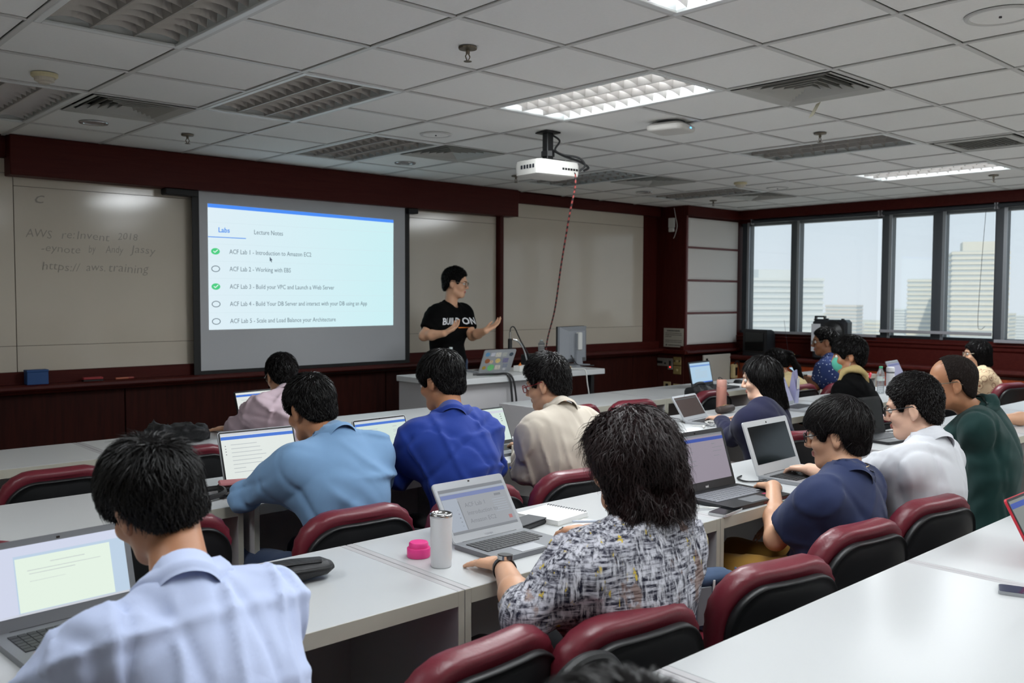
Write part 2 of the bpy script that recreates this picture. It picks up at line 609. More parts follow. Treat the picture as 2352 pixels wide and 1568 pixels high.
# ------------------------------------------------------------------ small ceiling fittings
def sprinkler(gi, gj, label):
    x, y = GX(gi), GY(gj)
    S = empty('fire_sprinkler', (x, y, CEIL), 0, label, 'sprinkler', 'ceiling sprinklers')
    m_ = mat('aged_brass', rgb(120, 112, 100), 0.35, metal=0.9)
    obj('flange', MB().lathe([(.012, 0), (.042, -.002), (.040, -.010), (.012, -.014)], 20), m_, S, smooth=False)
    obj('yoke', MB().tube([(0, 0, -.01), (0, 0, -.03)], .009, 8).tube([(-.005, 0, -.03), (-.013, 0, -.042), (-.004, 0, -.06)], .003, 6).tube([(.005, 0, -.03), (.013, 0, -.042), (.004, 0, -.06)], .003, 6), m_, S)
    obj('deflector', MB().lathe([(.004, -.058), (.018, -.062), (.018, -.064), (.004, -.066)], 12), m_, S)
sprinkler(-.5, 5.5, 'small ceiling sprinkler close to the valance above the left whiteboard')
sprinkler(-.5, .5, 'ceiling sprinkler on the wide tile left of the brightly lit light')
sprinkler(4.5, 5.5, 'small dark ceiling sprinkler left of the projector cable, by the valance')
sprinkler(4.5, .5, 'ceiling sprinkler just above the unlit light with dark cells')
sprinkler(9.5, 5.5, 'tiny ceiling sprinkler nearest the corner column')
sprinkler(9.5, .5, 'ceiling sprinkler beside the lit light near the windows')
def downlight(gi, gj, label):
    S = empty('recessed_downlight', (GX(gi), GY(gj), CEIL), 0, label, 'downlight', 'recessed ceiling downlights')
    obj('rim', MB().lathe([(.088, -.001), (.085, -.007), (.066, -.005), (.060, .004), (.075, .004)], 28), mat('brushed_rim', rgb(205, 206, 206), 0.25, metal=0.7), S)
    obj('reflector', MB().lathe([(.062, .001), (.050, .05), (.01, .06)], 24), M_chrome, S, smooth=True)
    obj('bulb', MB().lathe([(.02, .05), (.032, .03), (.030, .012), (.012, .004)], 16), mat('frosted_bulb', rgb(220, 218, 210), 0.3), S, smooth=True)
downlight(-1.5, 5.5, 'chrome recessed downlight under the square vent on the left')
downlight(2.55, 5.6, 'chrome recessed downlight near the valance below the square vent')
downlight(7.55, 5.55, 'tiny recessed downlight left of the farthest unlit ceiling light')
def detector(gi, gj, label):
    S = empty('smoke_detector', (GX(gi), GY(gj), CEIL), 0, label, 'smoke detector', 'round smoke detectors')
    obj('base_plate', MB().lathe([(.062, 0), (.062, -.014), (.054, -.02), (.01, -.02)], 24), mat('yellowed_plastic', rgb(206, 196, 160), 0.5), S)
    obj('sensor_head', MB().lathe([(.048, -.018), (.046, -.036), (.03, -.042), (.026, -.048), (.01, -.05)], 24), mat('aged_white_plastic', rgb(200, 192, 178), 0.5), S)
detector(-2.5, 3.54, 'yellowed round smoke detector at the upper left of the ceiling')
detector(7.6, 3.62, 'small round smoke detector on the far ceiling toward the windows')
def speaker_disc(gi, gj, label, r=.095):
    S = empty('ceiling_speaker', (GX(gi), GY(gj), CEIL), 0, label, 'ceiling speaker', 'round flush ceiling speakers')
    obj('rim', MB().lathe([(r, .0), (r - .004, -.006), (r - .016, -.007), (r - .02, -.002), (r - .02, .002)], 32), M_tee, S)
    obj('grille', MB().lathe([(r - .02, -.001), (r - .025, -.004), (.01, -.004)], 32), M_tile, S)
    obj('centre_screw', MB().lathe([(.006, -.004), (.006, -.010), (.002, -.010)], 8), M_dark, S)
speaker_disc(1.52, 3.55, 'white round ceiling speaker above the screen side of the projector', .11)
speaker_disc(1.5, -2.45, 'large white round ceiling speaker at the top right picture corner', .13)
speaker_disc(8.66, 3.61, 'faint white round ceiling speaker beside the far smoke detector', .11)

AP = empty('wifi_access_point', (4.66, 3.60, CEIL), math.radians(12), 'white rounded wifi box with a blue light on the ceiling', 'access point')
pts = rrect(-.125, .125, -.125, .125, .05, 6)
def sc_(p, s, z): return [(x * s, y * s, z) for x, y in p]
obj('case', MB().loft([sc_(pts, .80, -.012), sc_(pts, 1.0, -.03), sc_(pts, 1.0, -.048), sc_(pts, .94, -.058), sc_(pts, .80, -.062)]), mat('matt_white_plastic', rgb(205, 203, 198), 0.5), AP, angle=40)
obj('mount', MB().lathe([(.09, 0), (.09, -.014)], 20), M_dark, AP)
obj('indicator', MB().box(-.008, .008, -.128, -.120, -.046, -.040), glow('blue_led', (0.05, 0.35, 1.0, 1), 6.0), AP, (0.02, .0, 0))

# ------------------------------------------------------------------ front wall
wf = struct('wall_front', MB().box(X0, 9.0, Y1, Y1 + .15, 0, CEIL + .35), M_wood)
struct('trim_1', MB().box(1.71, 6.47, 6.955, Y1, 2.375, CEIL - .001, .004), M_woodh)
struct('trim_2', MB().box(6.47, 8.98, 7.075, Y1, 2.535, CEIL - .001, .003), M_woodh)
struct('trim_3', MB().box(X0, 1.71, 7.06, Y1, 2.50, CEIL - .001, .003), M_woodh)
struct('trim_4', MB().box(X0, 8.98, 7.08, Y1, .90, 1.0, .004), M_woodh)
led = [(-.17, 0), (-.185, .012), (-.18, .03), (-.16, .04), (0, .04), (0, -.03), (-.10, -.03), (-.12, -.012)]
struct('trim_5', MB().prism([(Y1 + a, .875 + b2) for a, b2 in led], X0, 8.98, 'x'), M_woodh)
k = 0
xs = X0
while xs < 8.97:
    xe = min(xs + 1.2, 8.98)
    obj('wainscot_panel', MB().box(xs + .004, xe - .004, 7.10, Y1, 0.1, .845, .003), M_wains, wf)
    xs = xe
struct('baseboard_front', MB().box(X0, 8.98, 7.08, Y1, 0, .1, .004), M_woodh)

def board(x0, x1, z0, z1, label, seams):
    B = empty('whiteboard', ((x0 + x1) / 2, 7.125, z0), 0, label, 'whiteboard', 'whiteboards along the front wall')
    h = (x1 - x0) / 2
    zs = [0.0] + [s - z0 for s in seams] + [z1 - z0]
    for a, b2 in zip(zs[:-1], zs[1:]):
        obj('board_panel', MB().box(-h, h, -.012, .012, a + .0012, b2 - .0012, .001), M_board, B)
    return B
B1 = board(1.765, 3.95, 1.0, 2.40, 'whiteboard left of the screen with faded handwriting', (1.185, 2.315))
board(-1.2, 1.760, 1.0, 2.50, 'blank whiteboard cut off by the left picture edge', (1.185, 2.4))
board(3.97, 6.295, 1.0, 2.375, 'whiteboard right behind the standing presenter', (1.185, 2.30))
board(6.355, 8.69, 1.0, 2.535, 'widest blank whiteboard between presenter and corner column', (1.19, 2.39))
struct('trim_6', MB().box(6.30, 6.35, 7.05, Y1, 1.0, 2.38, .004), M_wood)
# faded marker writing
def ink(txt, x0, x1, z, size):
    me = text_mesh(txt, size, 0.0004, shear=0.15, offset=-0.0008)
    n = len(me.vertices)
    co = np.empty(n * 3, np.float32); me.vertices.foreach_get('co', co); co = co.reshape(-1, 3)
    co[:, 0] = (co[:, 0] - co[:, 0].min()) * (x1 - x0) / (co[:, 0].max() - co[:, 0].min())
    co[:, 1] += .006 * np.sin(co[:, 0] * 23)
    me.vertices.foreach_set('co', co.ravel()); me.update()
    o = obj('handwriting', me, M_ink, B1, None, (PI / 2, 0, 0))
    o['kind'] = 'stuff'
    o.location = (x0 - B1.location.x, 7.1115 - B1.location.y, z - B1.location.z)
for t_, a_, b_, z_, s_ in (('AWS', 1.835, 2.01, 1.957, .085), ('re:', 2.075, 2.165, 1.957, .085), ('Invent', 2.18, 2.41, 1.958, .085), ('2018', 2.47, 2.62, 1.965, .075),
                           ('-eynote', 1.936, 2.20, 1.858, .08), ('by', 2.26, 2.31, 1.862, .08), ('Andy', 2.38, 2.51, 1.862, .08), ('Jassy', 2.56, 2.755, 1.868, .085),
                           ('https://', 1.94, 2.20, 1.727, .085), ('aws.', 2.24, 2.375, 1.725, .085), ('training', 2.40, 2.70, 1.722, .095), ('c', 1.90, 1.965, 2.20, .12)):
    ink(t_, a_, b_, z_, s_)

# ------------------------------------------------------------------ projection screen with a glowing sheet for the projected slide
S = empty('projection_screen', (4.07, 7.03, .90), 0, 'pull-down projection screen showing a list of lab titles', 'projection screen')
M_scr = mat('screen_fabric', rgb(190, 192, 196), 0.8)
M_blk = mat('screen_border', rgb(14, 14, 16), 0.6)
obj('border', MB().box(-1.055, 1.055, -.004, .004, -.02, 1.50), M_blk, S)
obj('fabric', MB().box(-1.0, 1.0, -.007, -.003, .045, 1.50), M_scr, S)
obj('bottom_bar', MB().box(-1.06, 1.06, -.018, .018, -.045, .012, .008), M_blk, S)
obj('pull_tab', MB().box(.04, .10, -.022, -.018, -.025, .005), mat('grey_tab', rgb(150, 150, 150), .5), S)
for s, a, b2 in ((-1, -1.28, -1.02), (1, 1.02, 1.13)):
    obj('bracket', MB().box(a, b2, -.05, .05, 1.425, 1.475, .006), M_blk, S)
SL = obj('slide', MB().prism([(-.931, .372), (.862, .376), (.868, 1.356), (-.929, 1.382)], -.0085, -.0075, 'y'), None, S)  # projected light is put in as this sheet's own glow
m = bpy.data.materials.new('glowing_slide')
m.use_nodes = True
N, Lk = m.node_tree.nodes, m.node_tree.links
bs = N['Principled BSDF']
bs.inputs['Base Color'].default_value = (0.02, 0.02, 0.02, 1)
bs.inputs['Specular IOR Level'].default_value = 0.0
tcx = N.new('ShaderNodeTexCoord'); sp_ = N.new('ShaderNodeSeparateXYZ'); rmp = N.new('ShaderNodeValToRGB')
Lk.new(tcx.outputs['Generated'], sp_.inputs[0]); Lk.new(sp_.outputs['X'], rmp.inputs[0]); Lk.new(rmp.outputs[0], bs.inputs['Emission Color'])
rmp.color_ramp.elements[0].color = rgb(222, 238, 246)
rmp.color_ramp.elements[1].color = rgb(203, 240, 244)
bs.inputs['Emission Strength'].default_value = 1.0
SL.data.materials.append(m)
G_txt = glow('slide_grey', rgb(98, 116, 128), 1.0)
G_blue = glow('slide_blue', rgb(74, 142, 246), 1.0)
G_lblue = glow('slide_text_blue', rgb(84, 150, 236), 1.0)
G_green = glow('slide_green', rgb(72, 204, 130), 1.0)
G_line = glow('slide_rule', rgb(205, 225, 232), 1.0)
G_pale = glow('slide_white', rgb(225, 246, 240), 1.0)
G_cur = glow('slide_cursor', rgb(70, 84, 100), 1.0)
yS = -.0092
def sbox(x0, x1, z0, z1, m_, name):
    return obj(name, MB().box(x0, x1, yS - .0004, yS + .0004, z0, z1), m_, SL)
obj('header_bar', MB().prism([(-.929, 1.352), (.868, 1.328), (.868, 1.356), (-.929, 1.382)], yS - .0004, yS + .0004, 'y'), G_blue, SL)
sbox(-.929, -.605, 1.114, 1.121, G_lblue, 'tab_underline')
for z in (1.235, 1.062, .925, .786, .650, .508):
    sbox(-.929, .862, z, z + .0018, G_line, 'rule_line')
def stext(t, x0, x1, z, size, m_, off=0.0):
    me = text_mesh(t, size, 0.0002, offset=off)
    n = len(me.vertices)
    co = np.empty(n * 3, np.float32); me.vertices.foreach_get('co', co); co = co.reshape(-1, 3)
    co[:, 0] = (co[:, 0] - co[:, 0].min()) * (x1 - x0) / (co[:, 0].max() - co[:, 0].min())
    me.vertices.foreach_set('co', co.ravel()); me.update()
    return obj('slide_text', me, m_, SL, (x0, yS - .0002, z), (PI / 2, 0, 0))
stext('Labs', -.841, -.745, 1.158, .055, G_lblue, .0012)
stext('Lecture Notes', -.531, -.269, 1.156, .055, G_txt)
rows = [(1.003, .001, 'ACF Lab 1 - Introduction to Amazon EC2', 1), (.863, -.198, 'ACF Lab 2 - Working with EBS', 0), (.720, .229, 'ACF Lab 3 - Build your VPC and Launch a Web Server', 1),
        (.579, .572, 'ACF Lab 4 - Build Your DB Server and interact with your DB using an App', 0), (.439, .241, 'ACF Lab 5 - Scale and Load Balance your Architecture', 0)]
for z, xe, t, ok in rows:
    stext(t, -.751, xe, z - .016, .053, G_txt)
    cx = -.869
    ring = [(cx + .037 * math.cos(a), z + .026 * math.sin(a)) for a in [2 * PI * q / 28 for q in range(28)]]
    if ok:
        obj('check_circle', MB().prism(ring, yS - .0004, yS, 'y'), G_green, SL)
        ck = [(cx - .020, z), (cx - .005, z - .013), (cx + .022, z + .011), (cx + .017, z + .016), (cx - .005, z - .004), (cx - .015, z + .005)]
        obj('check_mark', MB().prism(ck, yS - .0012, yS - .0006, 'y'), G_pale, SL)
    else:
        inn = [(cx + .030 * math.cos(a), z + .020 * math.sin(a)) for a in [2 * PI * q / 28 for q in range(28)]]
        mb = MB()
        mb.add([(x, yS - .0004, zz) for x, zz in ring] + [(x, yS - .0004, zz) for x, zz in inn], [(q, (q + 1) % 28, (q + 1) % 28 + 28, q + 28) for q in range(28)])
        obj('empty_circle', mb, G_txt, SL)
cur = [(-.393, .975), (-.393, .935), (-.385, .942), (-.379, .928), (-.373, .931), (-.379, .945), (-.368, .946)]
obj('mouse_pointer', MB().prism(cur, yS - .0008, yS - .0002, 'y'), G_cur, SL)

# ------------------------------------------------------------------ things on the ledge
bb = empty('blue_box', (1.86, 7.02, .915), 0, 'small blue cardboard box on the ledge under the left whiteboard', 'box')
M_bb = mat('blue_card', rgb(32, 74, 130), 0.6)
obj('box_body', MB().box(-.07, .07, -.04, .04, 0, .09, .003), M_bb, bb)
obj('box_flap', MB().box(-.072, .072, -.042, .042, .09, .104, .002), M_bb, bb)
er = empty('board_eraser', (2.24, 7.02, .915), 0, 'red block board eraser on the ledge', 'eraser')
obj('felt_pad', MB().box(-.07, .07, -.024, .024, 0, .012, .002), M_black, er)
obj('handle_block', MB().box(-.07, .07, -.024, .024, .012, .030, .005), mat('red_foam', rgb(150, 48, 52), .7), er)
mk = empty('marker_pen', (2.46, 7.01, .924), 0.05, 'orange marker pen lying on the ledge beside the red eraser', 'marker')
obj('barrel', MB().tube([(-.06, 0, 0), (.035, 0, 0)], .008, 10), mat('orange_plastic', rgb(176, 96, 70), .5), mk)
obj('cap', MB().tube([(.035, 0, 0), (.07, 0, 0), (.078, 0, 0)], [.009, .009, .005], 10), mat('red_cap', rgb(140, 50, 44), .5), mk)

# ------------------------------------------------------------------ corner column and padded panel wall
wc = struct('wall_column', MB().box(9.0, 10.5, 6.72, 7.3, 0, CEIL + .35), M_wood)
obj('side_veneer', MB().box(8.985, 9.0, 6.71, Y1, 0.92, CEIL - .001), M_wood, wc)
obj('side_wainscot', MB().box(8.985, 9.0, 6.71, Y1, 0.0, 0.86), mat('dark_veneer_lower', rgb(58, 22, 18), .45, wood=(rgb(72, 28, 22), (12, 12, 1))), wc)
zs = [.955, 1.35, 1.75, 2.15, 2.52]
for a, b2 in zip(zs[:-1], zs[1:]):
    rings = []
    for (ins, dy) in ((0.004, 0.0), (0.006, -.018), (.03, -.026)):
        rings.append([(9.035 + ins, 6.72 + dy, a + .008 + ins), (10.10 - ins, 6.72 + dy, a + .008 + ins), (10.10 - ins, 6.72 + dy, b2 - .008 - ins), (9.035 + ins, 6.72 + dy, b2 - .008 - ins)])
    obj('padded_panel', MB().loft(rings), M_panel, wc)
for z in zs[1:-1]:
    obj('panel_strip', MB().box(9.03, 10.10, 6.695, 6.72, z - .012, z + .012, .005), M_strip, wc)
obj('corner_strip', MB().box(9.0, 9.03, 6.695, 6.72, .92, 2.53), M_strip, wc)
struct('trim_7', MB().box(8.98, 10.06, 6.665, 6.72, 2.53, CEIL - .001, .003), M_woodh)
struct('trim_8', MB().prism([(6.72 - .11, .86), (6.72 - .12, .875), (6.72 - .10, .895), (6.72 - .05, .90), (6.72 - .05, .955), (6.72, .955), (6.72, .85), (6.72 - .06, .85)], 8.93, 10.10, 'x'), M_woodh)
obj('front_wainscot', MB().box(9.0, 10.10, 6.70, 6.72, 0.0, .85), M_wains, wc)
obj('side_rail', MB().box(8.90, 9.0, 6.62, 7.14, .855, .905, .008), M_woodh, wc)

# notice on the column
nt = empty('paper_notice', (8.983, 6.86, 1.05), 0, 'white printed notice sheet on the dark corner column', 'notice')
obj('sheet', MB().box(-.003, 0, -.15, .15, -.115, .115), mat('notice_paper', rgb(176, 172, 160), 0.6), nt)
M_np = mat('notice_print', rgb(52, 52, 54), .7)
def nline(y0, y1, z, h):
    mb, y, r_ = MB(), y1, random.Random(int(z * 1000) + 5)
    while y > y0:
        w = r_.uniform(.008, .022)
        mb.box(-.0036, -.003, max(y - w, y0), y, z - h / 2, z + h / 2)
        y -= w + .005
    obj('print_line', mb, M_np, nt)
nline(-.10, .10, .085, .017)
for z in (.055, .033, .011, -.034, -.055):
    nline(-.12 if z != .011 else .03, .125, z, .008)
nline(-.11, .085, -.092, .012)
obj('print_dot', MB().box(-.0036, -.003, .10, .118, -.10, -.082), M_np, nt)

# wall box with wire high on the column
wbx = empty('alarm_box', (8.985, 6.90, 2.41), 0, 'small white wall box with dangling wire high on the column', 'wall box')
obj('case', MB().box(-.03, 0, -.045, .045, -.02, .10, .006), M_white, wbx)
obj('lower_case', MB().box(-.034, 0, -.04, .04, -.07, -.02, .008), M_white, wbx)
obj('wire', MB().tube(spline([(-.01, -.03, .22), (-.02, -.06, .12), (-.02, -.085, .0), (-.02, -.06, -.10), (-.015, -.03, -.15)]), .004, 6), M_white, wbx)

# wall plates with switches and sockets
def plate(y, z, w, h, m_, label, extra):
    P = empty('wall_plate', (8.985, y, z), 0, label, 'wall plate', 'wall plates on the column')
    obj('plate', MB().box(-.008, 0, -w / 2, w / 2, -h / 2, h / 2, .003), m_, P)
    for (nm, a, b2, c, d, mm) in extra:
        obj(nm, MB().box(-.014, -.007, a, b2, c, d, .002), mm, P)
M_gp = mat('grey_plate', rgb(150, 146, 138), .4, metal=.3)
plate(7.04, .745, .19, .10, M_gp, 'wide grey metal socket plate on the column', [('socket', -.02, .08, -.02, .012, M_black), ('socket', -.075, -.045, -.025, -.005, M_black)])
plate(6.905, .725, .075, .14, M_gp, 'grey switch plate with a red pilot light', [('rocker', -.012, .012, -.02, .04, M_black), ('pilot_light', -.008, .008, -.045, -.031, glow('red_pilot', (1, .05, .05, 1), 2.5))])
M_gold = mat('brass_plate', rgb(178, 158, 104), .4, metal=.4)
plate(6.80, .765, .115, .10, M_gold, 'upper brass dimmer plate on the column edge', [('knob', -.014, .014, -.014, .014, M_cream), ('rocker', .03, .045, -.01, .012, M_black), ('rocker', -.045, -.03, -.01, .012, M_black)])
plate(6.80, .655, .115, .10, M_gold, 'lower brass dimmer plate on the column edge', [('knob', -.014, .014, -.014, .014, M_cream)])
plate(6.95, .46, .11, .085, M_cream, 'cream socket plate with a plug near desk height', [('socket', -.02, .02, -.02, .02, M_black)])
plate(6.80, .45, .11, .07, M_cream, 'low cream blank plate beside the cream socket plate', [('screw', -.006, .006, -.006, .006, M_dark)])

# ------------------------------------------------------------------ window wall
wr = struct('wall_right', MB().box(10.15, 10.45, Y0, 6.72, -.1, 1.09).box(10.15, 10.45, Y0, 6.72, 2.49, CEIL + .35), M_woodh)
struct('trim_9', MB().box(10.06, 10.15, Y0, 6.70, 2.535, CEIL - .001, .003), M_woodh)
struct('trim_10', MB().prism([(10.10, .82), (10.10, .98), (10.085, 1.0), (10.085, 1.03), (10.07, 1.045), (10.07, 1.06), (10.15, 1.06), (10.15, .82)], Y0, 6.72, 'y'), M_woodh)
# mullions: y positions of the frame posts
POSTS = [(6.62, .10), (5.92, .11), (4.77, .11), (4.19, .13), (3.56, .11), (2.40, .11), (1.2, .11), (-.1, .11), (-1.4, .11)]
WX = 10.22
fm = MB()
fm.box(WX - .05, WX + .05, Y0, 6.70, 1.06, 1.12).box(WX - .05, WX + .05, Y0, 6.70, 2.455, 2.54)
wfr = struct('window_1', fm, M_dark)
for y, w in POSTS:
    obj('mullion', MB().box(WX - .07, WX + .05, y - w / 2, y + w / 2, 1.09, 2.50, .004), M_dark, wfr)
    obj('mullion_edge', MB().box(WX - .085, WX - .07, y - w / 2 - .012, y - w / 2 + .02, 1.09, 2.50), M_alu, wfr)
gm = bpy.data.materials.new('window_glass')
gm.use_nodes = True
N, Lk = gm.node_tree.nodes, gm.node_tree.links
N.clear()
go, gt, gg, gx_ = N.new('ShaderNodeOutputMaterial'), N.new('ShaderNodeBsdfTransparent'), N.new('ShaderNodeBsdfGlossy'), N.new('ShaderNodeMixShader')
gt.inputs['Color'].default_value = (0.92, 0.95, 0.95, 1)
gg.inputs['Roughness'].default_value = 0.02
gx_.inputs[0].default_value = 0.05
Lk.new(gt.outputs[0], gx_.inputs[1]); Lk.new(gg.outputs[0], gx_.inputs[2]); Lk.new(gx_.outputs[0], go.inputs['Surface'])
for (ya, wa), (yb, wb) in zip(POSTS[:-1], POSTS[1:]):
    obj('pane', MB().box(WX + .01, WX + .016, yb + wb / 2 - .01, ya - wa / 2 + .01, 1.11, 2.46), gm, wfr)

# roller blinds: sheer fabric
bm_ = bpy.data.materials.new('sheer_blind_fabric')
bm_.use_nodes = True
N, Lk = bm_.node_tree.nodes, bm_.node_tree.links
N.clear()
bo = N.new('ShaderNodeOutputMaterial')
bt = N.new('ShaderNodeBsdfTransparent')
bl = N.new('ShaderNodeBsdfTranslucent')
bd = N.new('ShaderNodeBsdfDiffuse')
m1_, m2_ = N.new('ShaderNodeMixShader'), N.new('ShaderNodeMixShader')
bt.inputs['Color'].default_value = (1, 1, 1, 1)
bl.inputs['Color'].default_value = (0.86, 0.87, 0.88, 1)
bd.inputs['Color'].default_value = (0.45, 0.46, 0.48, 1)
m1_.inputs[0].default_value = 0.22
m2_.inputs[0].default_value = 0.13
Lk.new(bl.outputs[0], m1_.inputs[1]); Lk.new(bd.outputs[0], m1_.inputs[2])
Lk.new(bt.outputs[0], m2_.inputs[1]); Lk.new(m1_.outputs[0], m2_.inputs[2])
Lk.new(m2_.outputs[0], bo.inputs['Surface'])
M_bar = mat('blind_bar_alu', rgb(150, 150, 156), 0.5)
def blind(y0, y1, zb, label, chain=None):
    B = empty('roller_blind', (10.09, (y0 + y1) / 2, zb), 0, label, 'roller blind', 'sheer roller blinds on the windows')
    h = (y1 - y0) / 2
    obj('fabric', MB().add([(.0, -h, 0), (.0, h, 0), (.0, h, 2.50 - zb), (.0, -h, 2.50 - zb)], [(0, 1, 2, 3)]), bm_, B)
    obj('bottom_bar', MB().box(-.010, .012, -h, h, -.022, .012, .004), M_bar, B)
    obj('roller', MB().tube([(.01, -h, 2.505 - zb), (.01, h, 2.505 - zb)], .024, 12), M_dark, B)
    for s in (-1, 1):
        obj('bracket', MB().box(-.01, .045, s * h - .006, s * h + .006, 2.47 - zb, 2.535 - zb), M_bar, B)
    if chain:
        obj('pull_chain', MB().tube(spline([(-.02, chain, 2.48 - zb), (-.02, chain + .03, 1.9 - zb), (-.02, chain + .05, 1.30 - zb), (-.02, chain + .02, 1.22 - zb), (-.02, chain - .02, 1.25 - zb)]), .0025, 5), M_dark, B)
blind(4.84, 6.50, 1.115, 'wide sheer roller blind over the two windows nearest the corner')
blind(3.60, 4.80, 1.175, 'sheer roller blind with a raised bottom bar, beside a hanging chain', chain=-.52)
blind(2.35, 3.575, 1.105, 'sheer roller blind cut off by the right picture edge')
blind(.95, 2.32, 1.12, 'sheer roller blind on the window beyond the right picture edge')
blind(-.45, .92, 1.12, 'sheer roller blind on the rear window behind the viewer')
blind(-2.2, -.48, 1.12, 'sheer roller blind on the rearmost window')

# sill ledge and cabinets under the windows
struct('windowsill_ledge', MB().prism([(9.74, .775), (9.725, .79), (9.73, .81), (9.75, .82), (10.15, .82), (10.15, .76), (9.78, .76)], Y0, 6.66, 'y'), M_woodh)
doors_lab = {0: 'low orange-brown wooden cabinet under the windows, its two round knobs in view right of the floral blouse'}
M_cabin = mat('cabinet_carcass', rgb(70, 28, 16), .5)
me_door = MB().box(-.018, 0, -.297, .297, -.31, .31, .003).mesh('door')
me_door.materials.append(M_cab)
me_knob = MB().lathe([(.004, 0), (.005, .012), (.014, .018), (.015, .024), (.010, .030), (.003, .031)], 14).mesh('knob', True)
me_knob.materials.append(M_chrome)
for n in range(5):
    yc = 3.46 + 1.2 * (n - 1) if n < 4 else 6.335
    lab = ['low wooden cabinet under the windows near the right picture edge', 'low orange-brown cabinet with two round knobs right of the floral blouse', 'low wooden cabinet under the windows behind the white tumbler',
           'low wooden cabinet under the windows behind the dotted-shirt man', 'low wooden cabinet beneath the old television in the corner'][n]
    Cb = empty('low_cabinet', (9.80, yc, 0), 0, lab, 'cabinet', 'cabinets under the windows')
    hw = .597 if n < 4 else .27
    obj('body', MB().box(0, .34, -hw, hw, .0, .755), M_cabin, Cb)
    for s in ((-1, 1) if n < 4 else (0,)):
        d = obj('door', me_door, None, Cb, (0, s * .30, .42))
        if n == 4: d.scale = (1, .9, 1)
        obj('knob', me_knob, None, d, (-.018, -s * .262, .245), (0, -PI / 2, 0))

# white metal panel and pipe-like intercom by the corner
wp = empty('white_panel_door', (9.46, 6.56, 0), 0, 'white metal panel standing open under the corner ledge', 'metal panel')
obj('leaf', MB().box(-.28, .28, -.012, .012, .12, .84, .004), mat('white_enamel', rgb(196, 192, 182), .4), wp)
obj('hinge', MB().box(.275, .30, -.02, .02, .60, .68).box(.275, .30, -.02, .02, .3, .36), M_black, wp)
obj('warning_label', MB().box(.14, .26, -.0135, -.012, .44, .50), mat('yellow_label', rgb(178, 150, 110), .5), wp)
obj('latch_hole', MB().box(-.24, -.2, -.0135, -.012, .76, .80), M_black, wp)
ph = empty('wall_telephone', (9.755, 6.50, .35), 0, 'cream wall telephone handset with curled black cord', 'telephone')
obj('handset', MB().box(-.05, .05, -.03, .03, .0, .16, .012).box(-.045, .045, -.03, .03, .18, .36, .012), M_cream, ph)
obj('dial_panel', MB().box(-.02, .02, -.034, -.03, .22, .32), M_black, ph)
obj('cord', MB().tube(spline([(-.03, -.02, .36), (.0, -.05, .40), (.03, -.06, .30), (.035, -.06, .15), (.02, -.05, .02)]), .008, 6), M_black, ph)
# ------------------------------------------------------------------ desks
M_top = mat('grey_white_laminate', rgb(191, 193, 194), 0.30, noise=(2.0, 0.012), spec=0.45)
M_edge = mat('putty_edge_band', rgb(186, 184, 170), 0.5)
M_side = mat('grey_laminate_panel', rgb(176, 174, 176), 0.55)
def desk(x0, x1, y0, y1, label, h=.75, name='desk', modesty=True, group='white classroom desks'):
    D = empty(name, ((x0 + x1) / 2, (y0 + y1) / 2, 0), 0, label, 'desk', group)
    w, d, g = (x1 - x0) / 2, (y1 - y0) / 2, .0015
    t = obj('desk_top', MB().box(-w + .023, w - .023, -d + .0015, d, h - .042, h, .002), M_top, D)
    obj('edge_band', MB().box(-w + .023, w - .023, -d, -d + .0015, h - .042, h - .001), M_edge, t)
    for s in (-1, 1):
        p = obj('side_panel', MB().box(s * (w - g), s * (w - .0225), -d + .0015, d, .0, h - .0005, .0012), M_side, D)
        obj('panel_edge_band', MB().box(s * (w - g), s * (w - .0225), -d, -d + .0015, 0, h - .001), M_edge, p)
    if modesty:
        obj('modesty_panel', MB().box(-w + .023, w - .023, d - .06, d - .042, .12, h - .043), M_side, D)
    return D
R4 = [(.34, 1.54, 'front edge of the nearest white desk below the picture, behind the dark hair'), (1.54, 2.74, 'nearest white desk in the bottom right corner, left of the pale seam'), (2.74, 3.94, 'nearest white desk at the right edge carrying the red-rimmed laptop')]
for a, b2, l in R4: desk(a, b2, .60, 1.20, l)
R3 = [(-.84, .36, 'white desk beyond the left picture edge beside the grey laptop'), (.36, 1.56, 'white desk with the grey laptop and black pouch in front of the pale-blue shirt'),
      (1.56, 2.76, 'white desk with the pink lid, white tumbler and silver laptop'), (2.76, 3.96, 'white desk shared by the black gaming laptop and the silver-white laptop')]
for a, b2, l in R3: desk(a, b2, 1.887, 2.487, l)
R3b = [(4.62, 5.82, 'white desk with an end panel facing the aisle, holding the flat black laptop'), (5.82, 7.02, 'white desk right of the green polo shirt with a bare arm resting on it'), (7.02, 8.22, 'white desk behind the green polo shirt toward the low cabinets')]
for a, b2, l in R3b: desk(a, b2, 1.86, 2.50, l)
R2 = [(-.85, .35, 'white desk mostly beyond the left picture edge, second row from the screen'), (.365, 1.575, 'white desk with the looped black strap left of the light-blue shirt'), (1.60, 2.80, 'white desk under the laptops of the light-blue shirt and royal-blue jacket'),
      (2.80, 4.0, 'white desk in front of the beige shirt'), (4.0, 5.2, 'white desk with the silver laptop and tangled white earphones'), (5.2, 6.4, 'white desk with the pink bottle and the lilac-screen laptop'), (6.4, 7.6, 'white desk with the water bottle and white tumbler'), (7.6, 8.8, 'white desk with a lilac-screen laptop in front of the floral blouse')]
for a, b2, l in R2: desk(a, b2, 3.235 if b2 < 2 else (3.20 if b2 < 4.1 else 3.17), 3.835 if b2 < 2 else (3.80 if b2 < 4.1 else 3.77), l)
